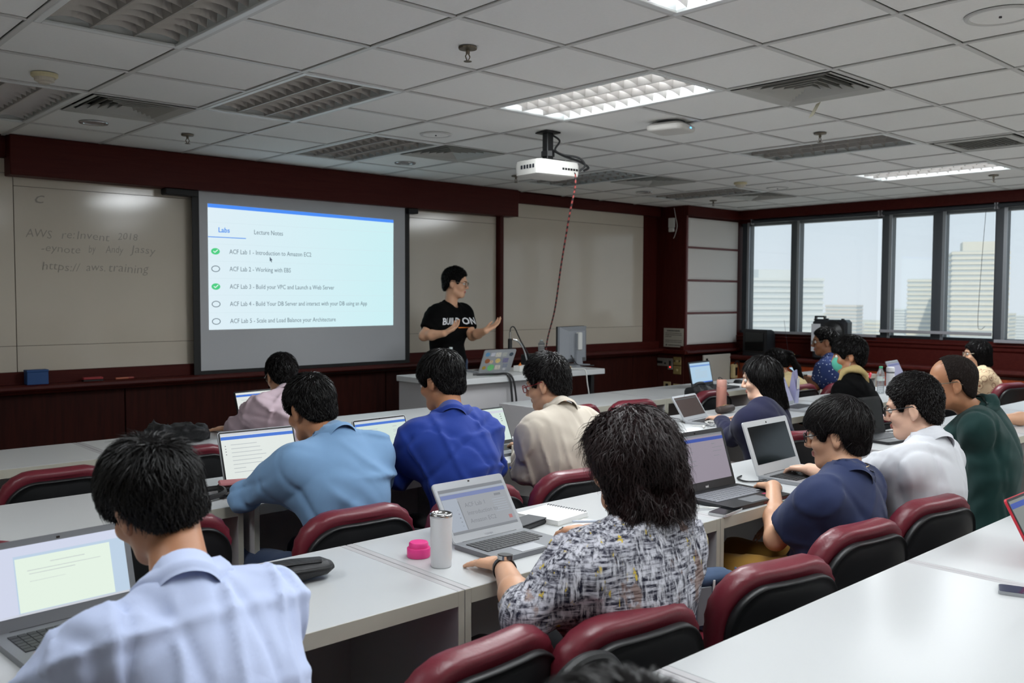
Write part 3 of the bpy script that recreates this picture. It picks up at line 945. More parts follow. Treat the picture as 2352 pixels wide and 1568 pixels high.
R1 = [(-.85, .35, 'front-row white desk cut off by the left picture edge'), (.35, 1.57, 'front-row empty white desk left of the pale seam'), (1.57, 2.77, 'front-row white desk with the folded black bag and the pink-shirt man'), (2.77, 3.95, 'front-row white desk behind the royal-blue jacket, before the podium')]
for a, b2, l in R1: desk(a, b2, 4.61, 5.21, l)
R1b = [(4.51, 5.71, 'front-row white desk with a grey end panel right of the podium aisle'), (5.71, 6.91, 'front-row white desk carrying the dark laptop with pale blue screen'), (6.91, 8.11, 'front-row white desk in front of the ponytail and dotted shirt'), (8.11, 9.25, 'front-row white desk nearest the old television')]
for a, b2, l in R1b: desk(a, b2, 4.42, 5.06, l)

# podium
PZ = .93
PD = empty('podium_desk', (5.05, 5.55, 0), 0, 'tall grey-white lecturer desk carrying the sticker-covered laptop and monitor', 'podium')
obj('top_board', MB().box(-.92, .83, -.33, .29, PZ - .045, PZ, .003), M_top, PD)
obj('front_panel', MB().box(-.86, .30, -.27, -.25, .0, PZ - .045), M_side, PD)
obj('end_panel', MB().box(-.905, -.86, -.315, .275, 0, PZ - .045), M_side, PD)
obj('end_panel', MB().box(.30, .33, -.27, .26, 0, PZ - .045), M_side, PD)
obj('leg_post', MB().box(.74, .78, -.25, -.21, 0, PZ - .045), M_black, PD)
obj('leg_post', MB().box(.74, .78, .22, .26, 0, PZ - .045), M_black, PD)
obj('under_shelf', MB().box(.335, .735, -.22, .24, .10, .62), M_black, PD)

# ------------------------------------------------------------------ office chairs
M_leather = mat('burgundy_leather', rgb(104, 32, 44), 0.38, noise=(9, 0.12), bump=(120, 0.08), spec=0.5)
M_shell = mat('black_shell_plastic', rgb(22, 23, 25), 0.42, bump=(700, 0.1))
M_base = mat('chair_base_black', rgb(18, 18, 20), 0.4)
def outline(w, h, rt_, rb_, n=10):
    pts = []
    pts += arc((w - rt_, h - rt_), rt_, 0, 90, n)
    pts += arc((-w + rt_, h - rt_), rt_, 90, 180, n)
    pts += arc((-w + rb_, rb_), rb_, 180, 270, n)
    pts += arc((w - rb_, rb_), rb_, 270, 360, n)
    # densify straight runs
    out = []
    for i in range(len(pts)):
        a, b2 = pts[i], pts[(i + 1) % len(pts)]
        d = math.hypot(b2[0] - a[0], b2[1] - a[1])
        k = max(1, int(d / .02))
        out += [(a[0] + (b2[0] - a[0]) * q / k, a[1] + (b2[1] - a[1]) * q / k) for q in range(k)]
    return out
def back_mesh():
    ol = outline(.228, .36, .135, .07)
    n = len(ol)
    rings = []
    cx, cz = 0, .18
    for ri, (s, dz, y) in enumerate(((.86, 0, .000), (.955, 0, -.004), (1.0, .0, .012), (1.012, .0, .034), (.985, 0, .058), (.90, 0, .076), (.68, 0, .086), (.34, 0, .090))):
        ring = []
        for k, (x, z) in enumerate(ol):
            dx, dzz = x - cx, z - cz
            corner = max(0.0, min(1.0, (abs(dx) / .228) * 1.5 - .42)) * max(0.0, min(1, (dzz + .12) / .1))
            pl = 1.0
            if 1 <= ri <= 4:
                pl += corner * (.016 if k % 2 else -.014) * (1.0, .8, .7, .5)[ri - 1]
            X, Z = cx + dx * s * pl, cz + dzz * s * pl
            ring.append((X, y + .42 * X * X - .02 * math.exp(-((Z - .05) / .09) ** 2) + .02, Z))
        rings.append(ring)
    return MB().loft(rings).mesh('back_cushion', True)
def shell_mesh():
    ol = outline(.214, .318, .125, .07)
    rings = []
    for (s, y) in ((.93, .022), (1.0, .010), (1.0, -.004), (.975, -.012), (.955, -.006), (.86, -.010), (.4, -.014)):
        rings.append([(x * s, y + .42 * x * x * s * s + .01, .165 + (z - .165) * s) for x, z in ol])
    return MB().loft(list(reversed(rings))).mesh('back_shell', True)
def seat_mesh():
    ol = rrect(-.235, .235, -.225, .235, .09, 8)
    rings = []
    for (s, z) in ((.90, -.045), (.97, -.035), (1.0, -.01), (1.0, .015), (.96, .034), (.80, .044), (.4, .046)):
        rings.append([(x * s, y * s, z) for x, y in ol])
    return MB().loft(rings).mesh('seat_cushion', True)
me_back, me_shell, me_seat = back_mesh(), shell_mesh(), seat_mesh()
me_back.materials.append(M_leather); me_shell.materials.append(M_shell); me_seat.materials.append(M_leather)
me_pan = MB().box(-.20, .20, -.20, .20, -.065, -.04, .02).mesh('seat_pan'); me_pan.materials.append(M_base)
me_bar = MB().tube(spline([(0, -.05, .38), (0, -.20, .375), (0, -.255, .42), (0, -.262, .60)]), .022, 8).mesh('back_bar', True); me_bar.materials.append(M_base)
me_col = MB().lathe([(.028, .10), (.028, .24), (.018, .245), (.018, .40)], 14).mesh('gas_column'); me_col.materials.append(M_base)
me_foot = MB().tube([(0, 0, .105), (0, .14, .085), (0, .23, .07)], [.028, .022, .016], 8).mesh('base_spoke'); me_foot.materials.append(M_base)
me_cast = MB().tube([(-.022, 0, .03), (-.006, 0, .03)], .03, 12).tube([(.006, 0, .03), (.022, 0, .03)], .03, 12).tube([(0, 0, .03), (0, 0, .07)], .008, 6).mesh('caster'); me_cast.materials.append(M_base)
def chair(x, y, yaw, label, tilt=8.0):
    Cc = empty('office_chair', (x, y, 0), math.radians(yaw), label, 'chair', 'burgundy and black office chairs')
    obj('seat_cushion', me_seat, None, Cc, (0, 0, .445))
    obj('seat_pan', me_pan, None, Cc, (0, 0, .445))
    b = obj('back_cushion', me_back, None, Cc, (0, -.235, .455), (math.radians(tilt), 0, 0))
    obj('back_shell', me_shell, None, Cc, (0, -.245, .462), (math.radians(tilt), 0, 0))
    obj('back_bar', me_bar, None, Cc)
    obj('gas_column', me_col, None, Cc)
    for k in range(5):
        a = 2 * PI * k / 5 + .3
        obj('base_spoke', me_foot, None, Cc, None, (0, 0, a))
        obj('caster', me_cast, None, Cc, (-.23 * math.sin(a), .23 * math.cos(a), 0), (0, 0, a))
    return Cc
CH = [
    (1.23, 1.66, 4, 'empty burgundy chair at the bottom centre with a black bag strap over it'),
    (1.65, 1.57, -6, 'burgundy chair occupied by the woman in the patterned blouse'),
    (2.28, 1.55, -12, 'burgundy chair between the patterned blouse and the navy t-shirt'),
    (2.84, 1.60, -8, 'burgundy chair of the man in the navy t-shirt'),
    (3.41, 1.60, -10, 'burgundy chair of the man in the white shirt'),
    (4.50, 1.74, 4, 'burgundy chair of the man in the green polo, its seat showing'),
    (.62, 1.42, 0, 'burgundy chair under the man in the pale-blue shirt, out of sight'),
    (1.73, 2.87, -4, 'burgundy chair of the man in the light-blue shirt'),
    (2.24, 2.84, 0, 'burgundy chair directly behind the silver laptop lid'),
    (2.82, 2.84, -8, 'burgundy chair of the man in the beige shirt'),
    (.56, 3.22, 0, 'burgundy chair behind the grey laptop at the left picture edge'),
    (1.16, 3.16, 0, 'burgundy chair half hidden behind the pale-blue shirt man\'s head'),
    (4.62, 2.76, -22, 'burgundy chair of the woman in the navy cardigan'),
    (5.62, 2.80, -14, 'burgundy chair of the masked person in black'),
    (1.16, 4.32, 0, 'burgundy chair left of the pale-blue shirt man\'s hair, front row'),
    (1.80, 4.50, 0, 'burgundy chair left of the pink-shirt man, front row'),
    (2.62, 4.46, 0, 'burgundy chair under the pink-shirt man, out of sight'),
    (4.44, 4.40, 2, 'empty burgundy chair right beside the beige shirt, front row'),
    (5.02, 4.36, -10, 'empty burgundy chair seen above the patterned-blouse woman\'s hair'),
    (5.98, 4.40, 0, 'burgundy chair with a black backpack behind the pink bottle'),
    (6.95, 4.18, -4, 'burgundy chair of the woman with the ponytail'),
    (7.40, 4.02, -14, 'burgundy chair of the man in the dotted shirt'),
    (8.50, 3.05, -14, 'burgundy chair of the woman in the floral blouse'),
    (6.48, 1.56, 0, 'burgundy chair beyond the right picture edge, of the person resting an arm'),
]
for (x, y, a, l) in CH:
    chair(x, y, a, l)

# ------------------------------------------------------------------ projector
PJ = empty('projector', (4.33, 4.37, CEIL), math.radians(-4), 'white projector hanging from the ceiling on a black pole', 'projector')
M_pj = mat('projector_white', rgb(206, 205, 200), 0.4)
obj('ceiling_plate', MB().box(-.06, .06, -.06, .06, -.012, -.003), M_black, PJ)
obj('pole', MB().box(-.027, .027, -.027, .027, -.19, -.01, .004).tube([(0, 0, -.13), (0, 0, -.165)], .045, 8), M_black, PJ)
pb = rrect(-.185, .185, -.125, .135, .035, 5)
PB = obj('projector_body', MB().loft([[(x * .90, y * .88, -.305) for x, y in pb], [(x * .98, y * .97, -.296) for x, y in pb], [(x, y, -.27) for x, y in pb], [(x, y, -.225) for x, y in pb], [(x * .97, y * .96, -.205) for x, y in pb], [(x * .90, y * .85, -.20) for x, y in pb]]), M_pj, PJ, angle=35)
obj('mount_plate', MB().box(-.09, .09, -.07, .07, -.20, -.188), M_black, PJ)
for k in range(6):
    obj('port', MB().box(.02 + .024 * k, .036 + .024 * k, -.128, -.122, -.262, -.248), M_black, PB)
obj('lens_ring', MB().tube([(-.11, .13, -.25), (-.11, .16, -.25)], .035, 20), M_black, PB)
obj('vent_grille', MB().box(-.11, -.03, -.127, -.123, -.265, -.225), M_tee, PB)
for k in range(5):
    obj('side_slot', MB().box(-.187, -.184, -.08 + .03 * k, -.062 + .03 * k, -.26, -.235), M_dark, PB)
obj('power_cable', MB().tube(spline([(.02, -.02, -.02), (.06, -.05, -.06), (.03, -.04, -.12), (.08, -.06, -.15), (.17, -.12, -.17), (.20, -.15, -.22), (.16, -.14, -.26)]), .007, 7), M_black, PJ)
obj('signal_cable', MB().tube(spline([(.02, -.02, -.12), (.10, -.06, -.16), (.20, -.10, -.19), (.24, -.14, -.23), (.20, -.14, -.255)]), .008, 7), M_black, PJ)
bc = bpy.data.materials.new('red_black_braid')
bc.use_nodes = True
N, Lk = bc.node_tree.nodes, bc.node_tree.links
wv = N.new('ShaderNodeTexWave'); wv.bands_direction = 'Z'; wv.inputs['Scale'].default_value = 9.0; wv.inputs['Distortion'].default_value = 2.0
tcc = N.new('ShaderNodeTexCoord'); rp = N.new('ShaderNodeValToRGB')
Lk.new(tcc.outputs['Object'], wv.inputs['Vector']); Lk.new(wv.outputs['Fac'], rp.inputs[0]); Lk.new(rp.outputs[0], N['Principled BSDF'].inputs['Base Color'])
rp.color_ramp.elements[0].position = .45; rp.color_ramp.elements[0].color = rgb(26, 20, 22)
rp.color_ramp.elements[1].position = .55; rp.color_ramp.elements[1].color = rgb(150, 66, 62)
tag(obj('video_cable', MB().tube(spline([(4.44, 4.245, 2.385), (4.46, 4.24, 2.36), (4.47, 4.25, 2.28), (4.50, 4.33, 2.1), (4.72, 4.62, 1.78), (5.06, 5.02, 1.45), (5.36, 5.40, 1.20), (5.55, 5.62, 1.02), (5.58, 5.66, .94)], 10), .0065, 7), bc),
    'red and black braided cable hanging from the projector to the podium', 'cable')

# ------------------------------------------------------------------ things on the podium
LP = empty('desktop_monitor', (5.93, 5.62, PZ), math.radians(10), 'silver-backed desktop monitor seen from behind on the podium', 'monitor')
M_sil = mat('silver_plastic', rgb(150, 154, 160), 0.4, metal=.25)
obj('stand_foot', MB().box(-.11, .11, -.09, .09, 0, .012, .004), M_sil, LP)
obj('stand_neck', MB().prism([(-.055, .012), (.055, .012), (.03, .14), (.03, .29), (-.03, .29), (-.03, .14)], -.045, -.02, 'y'), M_sil, LP)
hd = [(-.19, .185, .05, .33), ]
ring = lambda w, z0, z1, y: [(-w, y, z0), (w, y, z0), (w, y, z1), (-w, y, z1)]
HD = obj('monitor_head', MB().loft([ring(.215, .03, .35, .045), ring(.215, .03, .35, .025), ring(.13, .07, .31, -.02)]), M_sil, LP)
obj('bezel', MB().box(-.218, .218, .045, .065, .027, .353, .004), M_black, HD)
obj('hinge_cover', MB().box(-.028, .028, -.06, -.02, .14, .30, .008), M_white, HD)
obj('cable', MB().tube(spline([(-.10, -.02, .10), (-.09, -.05, .05), (-.06, -.08, .012), (.0, -.2, .01)]), .005, 6), M_black, LP)
GN = empty('gooseneck_microphone', (5.27, 5.55, PZ), 0, 'chrome gooseneck with a black microphone head and thin cable on the podium', 'microphone')
obj('base_block', MB().box(-.06, .06, -.05, .05, 0, .035, .008), M_black, GN)
obj('neck', MB().tube(spline([(0, 0, .03), (-.015, 0, .10), (-.06, 0, .20), (-.12, 0, .25), (-.17, 0, .262)]), .008, 8), M_chrome, GN)
obj('clip', MB().box(-.215, -.185, -.015, .015, .13, .27, .005), M_black, GN)
obj('capsule', MB().tube([(-.20, 0, .27), (-.20, 0, .325)], .009, 8), M_chrome, GN)
obj('cable', MB().tube(spline([(-.20, 0, .325), (-.19, 0, .36), (-.15, 0, .36), (-.08, .0, .25), (0.0, -.02, .12), (.03, -.03, .012)]), .005, 6), M_black, GN)
BX = empty('control_box', (5.62, 5.74, PZ), 0, 'low black control box beside the monitor on the podium', 'equipment')
obj('case', MB().box(-.17, .12, -.09, .09, 0, .11, .008), M_black, BX)
obj('cover_plate', MB().box(-.15, .10, -.07, .07, .11, .116, .003), M_shell, BX)
M_pet = mat('clear_pet', rgb(205, 214, 218), 0.12, transm=0.7, alpha=0.55)
def pet_bottle(loc, label, cap, h=.2, r=.03, bands=True, water=True):
    B = empty('water_bottle', loc, 0, label, 'bottle')
    prof = [(r * .86, 0), (r, .008)]
    z = .02
    while z < h * .62:
        prof += [(r, z), (r * .93, z + .006), (r, z + .012)]
        z += .018
    prof += [(r, h * .66), (r * .95, h * .74), (r * .42, h * .90), (r * .40, h * .93)]
    obj('bottle_body', MB().lathe(prof, 20), M_pet, B, smooth=True)
    obj('cap', MB().lathe([(r * .46, h * .925), (r * .46, h * .995), (r * .40, h)], 16), cap, B)
    return B
M_capw = mat('white_cap', rgb(200, 210, 210), .4)
M_capg = mat('green_cap', rgb(70, 176, 130), .4)
pet_bottle((5.62, 5.74, PZ + .117), 'clear empty bottle on the black control box by the monitor', M_capw, .12)
pet_bottle((4.58, 5.72, PZ), 'clear bottle with white cap on the podium in front of the presenter', M_capw, .21)
tb = empty('tissue_box', (5.12, 5.47, PZ), .2, 'small white box among cables on the podium', 'box')
obj('box_body', MB().box(-.06, .06, -.035, .035, 0, .05, .004), M_white, tb)
obj('orange_flap', MB().prism([(-.05, .05), (-.02, .075), (.0, .05)], -.01, -.006, 'y'), mat('orange_card', rgb(196, 110, 40), .6), tb)
ad = empty('power_adapter', (5.16, 5.37, PZ), -.1, 'flat white power adapter at the podium front edge', 'adapter')
obj('brick_case', MB().box(-.07, .07, -.02, .02, 0, .024, .008), M_white, ad)
obj('cable', MB().tube(spline([(.0, -.015, .018), (-.02, -.10, .012), (-.01, -.158, .0), (-.01, -.165, -.12), (-.02, -.17, -.3), (-.02, -.18, -.55)]), .004, 6), M_white, ad)
tag(obj('black_cables', MB().tube(spline([(4.58, 5.40, PZ + .01), (4.68, 5.30, PZ + .012), (4.74, 5.208, PZ + .006), (4.76, 5.19, .80), (4.76, 5.17, .55), (4.77, 5.16, .4)]), .009, 7).tube(spline([(4.56, 5.42, PZ + .01), (4.70, 5.31, PZ + .014), (4.765, 5.205, PZ + .004), (4.80, 5.185, .78), (4.80, 5.17, .55), (4.80, 5.16, .4)]), .008, 7), M_black),
    'thick black cables curving down over the podium front', 'cable')
tag(obj('white_cable', MB().tube(spline([(5.55, 5.36, PZ + .008), (5.60, 5.26, PZ + .008), (5.62, 5.208, PZ), (5.63, 5.19, .8), (5.68, 5.17, .5), (5.70, 5.16, .3)]), .005, 6), M_white), 'thin white cable dropping from the podium below the monitor', 'cable')
hub = empty('usb_hub', (5.55, 5.38, PZ), 0.1, 'small white and yellow plug strip below the monitor', 'plug strip')
obj('case', MB().box(-.06, .06, -.025, .025, 0, .03, .006), M_white, hub)
obj('socket_face', MB().box(-.03, .05, -.0265, -.025, .006, .024), mat('yellow_sockets', rgb(170, 140, 80), .5), hub)

# ------------------------------------------------------------------ television, loudspeaker on the window ledge
TV = empty('crt_television', (9.92, 6.24, .82), math.radians(-98), 'old boxy black tube television in the window corner', 'television')
TB = obj('cabinet', MB().loft([ring(.19, .0, .33, -.10), ring(.19, .0, .33, -.02), ring(.17, .01, .31, .05), ring(.11, .04, .25, .15)]), mat('charcoal_plastic', rgb(34, 36, 40), .45), TV)
obj('screen_bezel', MB().box(-.165, .165, -.108, -.099, .045, .305, .003), M_black, TV)
obj('picture_tube', MB().box(-.145, .145, -.114, -.106, .065, .29, .004), mat('dark_glass', rgb(22, 26, 26), .08), TV)
SP = empty('portable_loudspeaker', (9.93, 5.29, .82), math.radians(-80), 'black portable loudspeaker with a handle against the window', 'loudspeaker')
obj('cabinet', MB().box(-.20, .20, -.11, .11, 0, .47, .03), mat('speaker_black', rgb(26, 28, 34), .5), SP)
obj('handle', MB().box(-.20, -.08, -.05, .05, .46, .475).box(-.20, -.185, -.03, .03, .46, .51).box(-.095, -.08, -.03, .03, .46, .51).box(-.20, -.08, -.03, .03, .495, .512, .005), M_black, SP)
obj('cone_ring', MB().tube([(.05, -.118, .33), (.05, -.108, .33)], .13, 28), M_black, SP)
obj('cone', MB().lathe([(.115, 0), (.05, .03), (.02, .02)], 24), M_shell, SP, (.05, -.112, .33), (PI / 2, 0, 0))
obj('paper_tag', MB().box(-.205, -.10, -.116, -.112, .10, .42), mat('paper_tag', rgb(196, 198, 204), .7), SP)
for dx in (-.06, .12):
    obj('rubber_foot', MB().box(dx - .015, dx + .015, -.02, .02, .47, .482, .004), M_black, SP)
FN = empty('cable_tray', (9.88, 5.80, .82), 0, 'small dark dish of odds and ends on the window ledge', 'dish')
obj('dish', MB().lathe([(.05, 0), (.11, .015), (.13, .03), (.12, .03), (.05, .012)], 20), M_black, FN)
obj('scraps', MB().tube([(-.05, 0, .03), (.06, .02, .035)], .008, 6).tube([(-.03, .05, .03), (.04, -.04, .04)], .006, 6), mat('scrap_yellow', rgb(150, 140, 90), .6), FN)
obj('antenna', MB().tube([(.0, .02, .03), (.0, .09, .45)], .002, 5), M_dark, FN)

# ------------------------------------------------------------------ the city outside
struct('ground', MB().box(30, 2600, -2200, 3000, -66, -65), mat('haze_tinted_ground', rgb(214, 208, 200), 1.0, noise=(.01, .15)))  # haze is mixed into the pale ground colour
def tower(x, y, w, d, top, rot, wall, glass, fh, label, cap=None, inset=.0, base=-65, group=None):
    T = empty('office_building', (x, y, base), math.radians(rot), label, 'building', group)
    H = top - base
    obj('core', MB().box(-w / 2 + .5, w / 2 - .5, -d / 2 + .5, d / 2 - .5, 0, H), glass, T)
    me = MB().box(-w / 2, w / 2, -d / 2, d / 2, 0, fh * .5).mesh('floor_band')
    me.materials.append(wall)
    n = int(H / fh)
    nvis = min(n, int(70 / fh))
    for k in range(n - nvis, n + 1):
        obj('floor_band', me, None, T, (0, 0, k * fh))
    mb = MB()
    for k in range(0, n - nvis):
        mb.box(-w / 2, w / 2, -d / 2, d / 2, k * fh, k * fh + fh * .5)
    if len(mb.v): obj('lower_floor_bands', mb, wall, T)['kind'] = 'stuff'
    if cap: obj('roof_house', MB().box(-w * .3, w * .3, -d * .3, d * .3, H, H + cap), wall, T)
    return T
W1 = mat('haze_tinted_cream_facade', rgb(222, 216, 206), .9); W2 = mat('haze_tinted_white_facade', rgb(216, 217, 218), .9); W3 = mat('haze_tinted_pinkish_facade', rgb(212, 205, 201), .9)  # distance haze is put into these pale facade colours
Gz = mat('haze_tinted_bluegrey_windows', rgb(192, 197, 202), .6); Gz2 = mat('haze_tinted_pale_windows', rgb(200, 205, 210), .6)  # window tones lightened for the same haze, little contrast to the walls
# direction helper used only to write the numbers below: bearing (deg from +y toward +x), distance
def at_bearing(b2, d): return (math.sin(math.radians(b2)) * d, math.cos(math.radians(b2)) * d)
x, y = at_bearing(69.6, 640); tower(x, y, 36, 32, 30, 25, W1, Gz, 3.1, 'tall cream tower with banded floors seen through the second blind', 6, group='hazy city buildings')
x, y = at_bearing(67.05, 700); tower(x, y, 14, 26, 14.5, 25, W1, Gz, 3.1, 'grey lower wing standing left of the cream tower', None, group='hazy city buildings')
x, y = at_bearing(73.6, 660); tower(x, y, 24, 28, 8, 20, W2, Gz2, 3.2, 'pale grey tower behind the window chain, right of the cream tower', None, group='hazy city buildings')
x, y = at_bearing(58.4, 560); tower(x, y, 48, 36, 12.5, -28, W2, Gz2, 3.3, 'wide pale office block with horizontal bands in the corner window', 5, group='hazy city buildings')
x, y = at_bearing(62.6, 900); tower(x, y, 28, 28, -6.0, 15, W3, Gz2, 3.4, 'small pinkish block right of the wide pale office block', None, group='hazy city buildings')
rc = random.Random(11)
ORD = 'first second third fourth fifth sixth seventh eighth ninth tenth eleventh twelfth thirteenth fourteenth fifteenth sixteenth seventeenth eighteenth nineteenth twentieth twenty-first twenty-second'.split()
desc = ['low cream building', 'low white building', 'low pinkish building']
near = ['below the wide pale block', 'right of the small pinkish block', 'behind the loudspeaker window', 'at the foot of the skyline left of the tall tower', 'beside the tall cream tower', 'in the window cut by the right edge']
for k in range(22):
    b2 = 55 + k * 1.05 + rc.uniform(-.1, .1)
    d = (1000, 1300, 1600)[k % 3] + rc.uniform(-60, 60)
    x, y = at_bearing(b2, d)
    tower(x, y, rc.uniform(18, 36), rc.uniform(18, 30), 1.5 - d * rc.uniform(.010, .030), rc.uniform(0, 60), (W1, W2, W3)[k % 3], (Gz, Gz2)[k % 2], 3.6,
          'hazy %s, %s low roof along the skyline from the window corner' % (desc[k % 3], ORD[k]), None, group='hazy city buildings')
# ------------------------------------------------------------------ people: bodies are grown as one smooth surface from a distance field
F32 = np.float32
def V3(*a): return np.asarray(a if len(a) > 1 else a[0], dtype=F32)
def sd_cap(P, a, b, ra, rb):
    a, b = V3(a), V3(b)
    ab = b - a
    t = np.clip(((P - a) @ ab) / max(float(ab @ ab), 1e-9), 0, 1)
    q = P - a - t[:, None] * ab
    return np.sqrt(np.einsum('ij,ij->i', q, q)) - (ra + (rb - ra) * t)
def sd_ell(P, c, r):
    q = (P - V3(c)) / V3(r)
    k0 = np.sqrt(np.einsum('ij,ij->i', q, q))
    q2 = q / V3(r)
    k1 = np.sqrt(np.einsum('ij,ij->i', q2, q2))
    return k0 * (k0 - 1.0) / np.maximum(k1, 1e-6)
def smin(a, b, k):
    h = np.clip(0.5 + 0.5 * (b - a) / k, 0, 1)
    return b * (1 - h) + a * h - k * h * (1 - h)
def smax(a, b, k): return -smin(-a, -b, k)

def surface(fn, lo, hi, h):
    """Naive surface nets of fn(P)=0 inside the box lo..hi with cell h."""
    lo, hi = np.array(lo, float), np.array(hi, float)
    n = np.maximum(np.ceil((hi - lo) / h).astype(int) + 1, 3)
    ax = [(lo[i] + h * np.arange(n[i])).astype(F32) for i in range(3)]
    G = np.stack(np.meshgrid(*ax, indexing='ij'), -1).reshape(-1, 3)
    D = np.empty(len(G), F32)
    for s in range(0, len(G), 200000):
        D[s:s + 200000] = fn(G[s:s + 200000])
    D = D.reshape(n)
    S = D < 0
    c = np.zeros(n - 1, np.int8)
    for i in (0, 1):
        for j in (0, 1):
            for k in (0, 1):
                c += S[i:n[0] - 1 + i, j:n[1] - 1 + j, k:n[2] - 1 + k]
    A = np.argwhere((c > 0) & (c < 8))
    if len(A) == 0:
        return np.zeros((0, 3)), np.zeros((0, 4), int)
    acc, cnt = np.zeros((len(A), 3)), np.zeros(len(A))
    cor = [(i, j, k) for i in (0, 1) for j in (0, 1) for k in (0, 1)]
    for p in cor:
        for ax_ in range(3):
            if p[ax_]: continue
            q = list(p); q[ax_] = 1
            d0 = D[A[:, 0] + p[0], A[:, 1] + p[1], A[:, 2] + p[2]]
            d1 = D[A[:, 0] + q[0], A[:, 1] + q[1], A[:, 2] + q[2]]
            m_ = (d0 < 0) != (d1 < 0)
            t = np.where(m_, d0 / np.where(m_, d0 - d1, 1), 0)
            pt = np.tile(np.array(p, float), (len(A), 1))
            pt[:, ax_] += t
            acc += pt * m_[:, None]
            cnt += m_
    V = lo + h * (A + acc / cnt[:, None])
    idx = -np.ones(n - 1, int)
    idx[A[:, 0], A[:, 1], A[:, 2]] = np.arange(len(A))
    Q = []
    for ax_ in range(3):
        o1, o2 = (ax_ + 1) % 3, (ax_ + 2) % 3
        sl0, sl1 = [slice(None)] * 3, [slice(None)] * 3
        sl0[ax_], sl1[ax_] = slice(0, -1), slice(1, None)
        E_ = np.argwhere(S[tuple(sl0)] != S[tuple(sl1)])
        E_ = E_[(E_[:, o1] > 0) & (E_[:, o2] > 0) & (E_[:, o1] < n[o1] - 1) & (E_[:, o2] < n[o2] - 1)]
        if len(E_) == 0: continue
        def cell(d1, d2):
            e_ = E_.copy(); e_[:, o1] += d1; e_[:, o2] += d2
            return idx[e_[:, 0], e_[:, 1], e_[:, 2]]
        q = np.stack([cell(-1, -1), cell(0, -1), cell(0, 0), cell(-1, 0)], 1)
        inside0 = S[E_[:, 0], E_[:, 1], E_[:, 2]]
        q[~inside0] = q[~inside0][:, ::-1]
        Q.append(q)
    Q = np.concatenate(Q)
    Q = Q[(Q >= 0).all(1)]
    return V, Q

def np_mesh(name, parts, base, mats):
    """parts: list of (V, Q, material index or per-face array) in world coordinates."""
    vs, qs, ms, o = [], [], [], 0
    for V, Q, mi in parts:
        if len(Q) == 0: continue
        vs.append(V); qs.append(np.asarray(Q) + o); o += len(V)
        ms.append(np.full(len(Q), mi, int) if np.isscalar(mi) else mi)
    V = np.concatenate(vs) - np.array(base)
    me = bpy.data.meshes.new(name)
    k = qs[0].shape[1]
    Q = np.concatenate(qs)
    me.vertices.add(len(V)); me.vertices.foreach_set('co', V.astype(F32).ravel())
    me.loops.add(len(Q) * k); me.loops.foreach_set('vertex_index', Q.astype(np.int32).ravel())
    me.polygons.add(len(Q))
    me.polygons.foreach_set('loop_start', (np.arange(len(Q)) * k).astype(np.int32))
    me.polygons.foreach_set('material_index', np.concatenate(ms).astype(np.int32))
    me.polygons.foreach_set('use_smooth', np.ones(len(Q), bool))
    for m_ in mats: me.materials.append(m_)
    me.update(calc_edges=True)
    me.validate()
    return me

def rot_head(yaw, pitch, roll):
    y, p, r = (math.radians(a) for a in (yaw, pitch, roll))
    Rz = np.array([[math.cos(y), -math.sin(y), 0], [math.sin(y), math.cos(y), 0], [0, 0, 1]])
    Rx = np.array([[1, 0, 0], [0, math.cos(p), -math.sin(p)], [0, math.sin(p), math.cos(p)]])
    Ry = np.array([[math.cos(r), 0, math.sin(r)], [0, 1, 0], [-math.sin(r), 0, math.cos(r)]])
    return (Rz @ Rx @ Ry).astype(F32)

def head_sdf(P):
    """Head in its own frame: face toward +y, crown +z, eyes at z = 0."""
    d = sd_ell(P, (0, -.012, .030), (.076, .097, .088))
    d = smin(d, sd_ell(P, (0, .022, -.045), (.061, .066, .072)), .03)
    d = smin(d, sd_cap(P, (-.018, .066, -.096), (.018, .066, -.096), .019, .019), .03)
    X = np.abs(P[:, 0])
    Q = P.copy(); Q[:, 0] = X
    d = smin(d, sd_cap(Q, (.050, .012, -.068), (.026, .058, -.094), .016, .016), .03)
    d = smin(d, sd_ell(Q, (.042, .058, -.030), (.024, .026, .022)), .022)
    d = smin(d, sd_cap(Q, (.008, .086, .026), (.044, .070, .024), .010, .010), .014)
    d = smax(d, -sd_ell(Q, (.031, .100, .003), (.019, .018, .012)), .014)
    d = smin(d, sd_cap(P, (0, .089, .010), (0, .109, -.028), .0075, .0105), .012)
    d = smin(d, sd_cap(Q, (.006, .098, -.034), (.012, .094, -.034), .008, .007), .008)
    d = smin(d, sd_cap(Q, (0, .0935, -.0575), (.018, .088, -.060), .0062, .004), .006)
    d = smin(d, sd_cap(Q, (0, .0925, -.0685), (.015, .088, -.067), .0068, .004), .006)
    ear = sd_ell(Q, (.0815, -.012, -.010), (.0095, .019, .031))
    ear = smin(ear, sd_ell(Q, (.080, -.006, -.036), (.008, .010, .011)), .008)
    ear = smax(ear, -sd_ell(Q, (.092, -.007, -.006), (.0075, .0105, .019)), .004)
    d = smin(d, ear, .007)
    return d

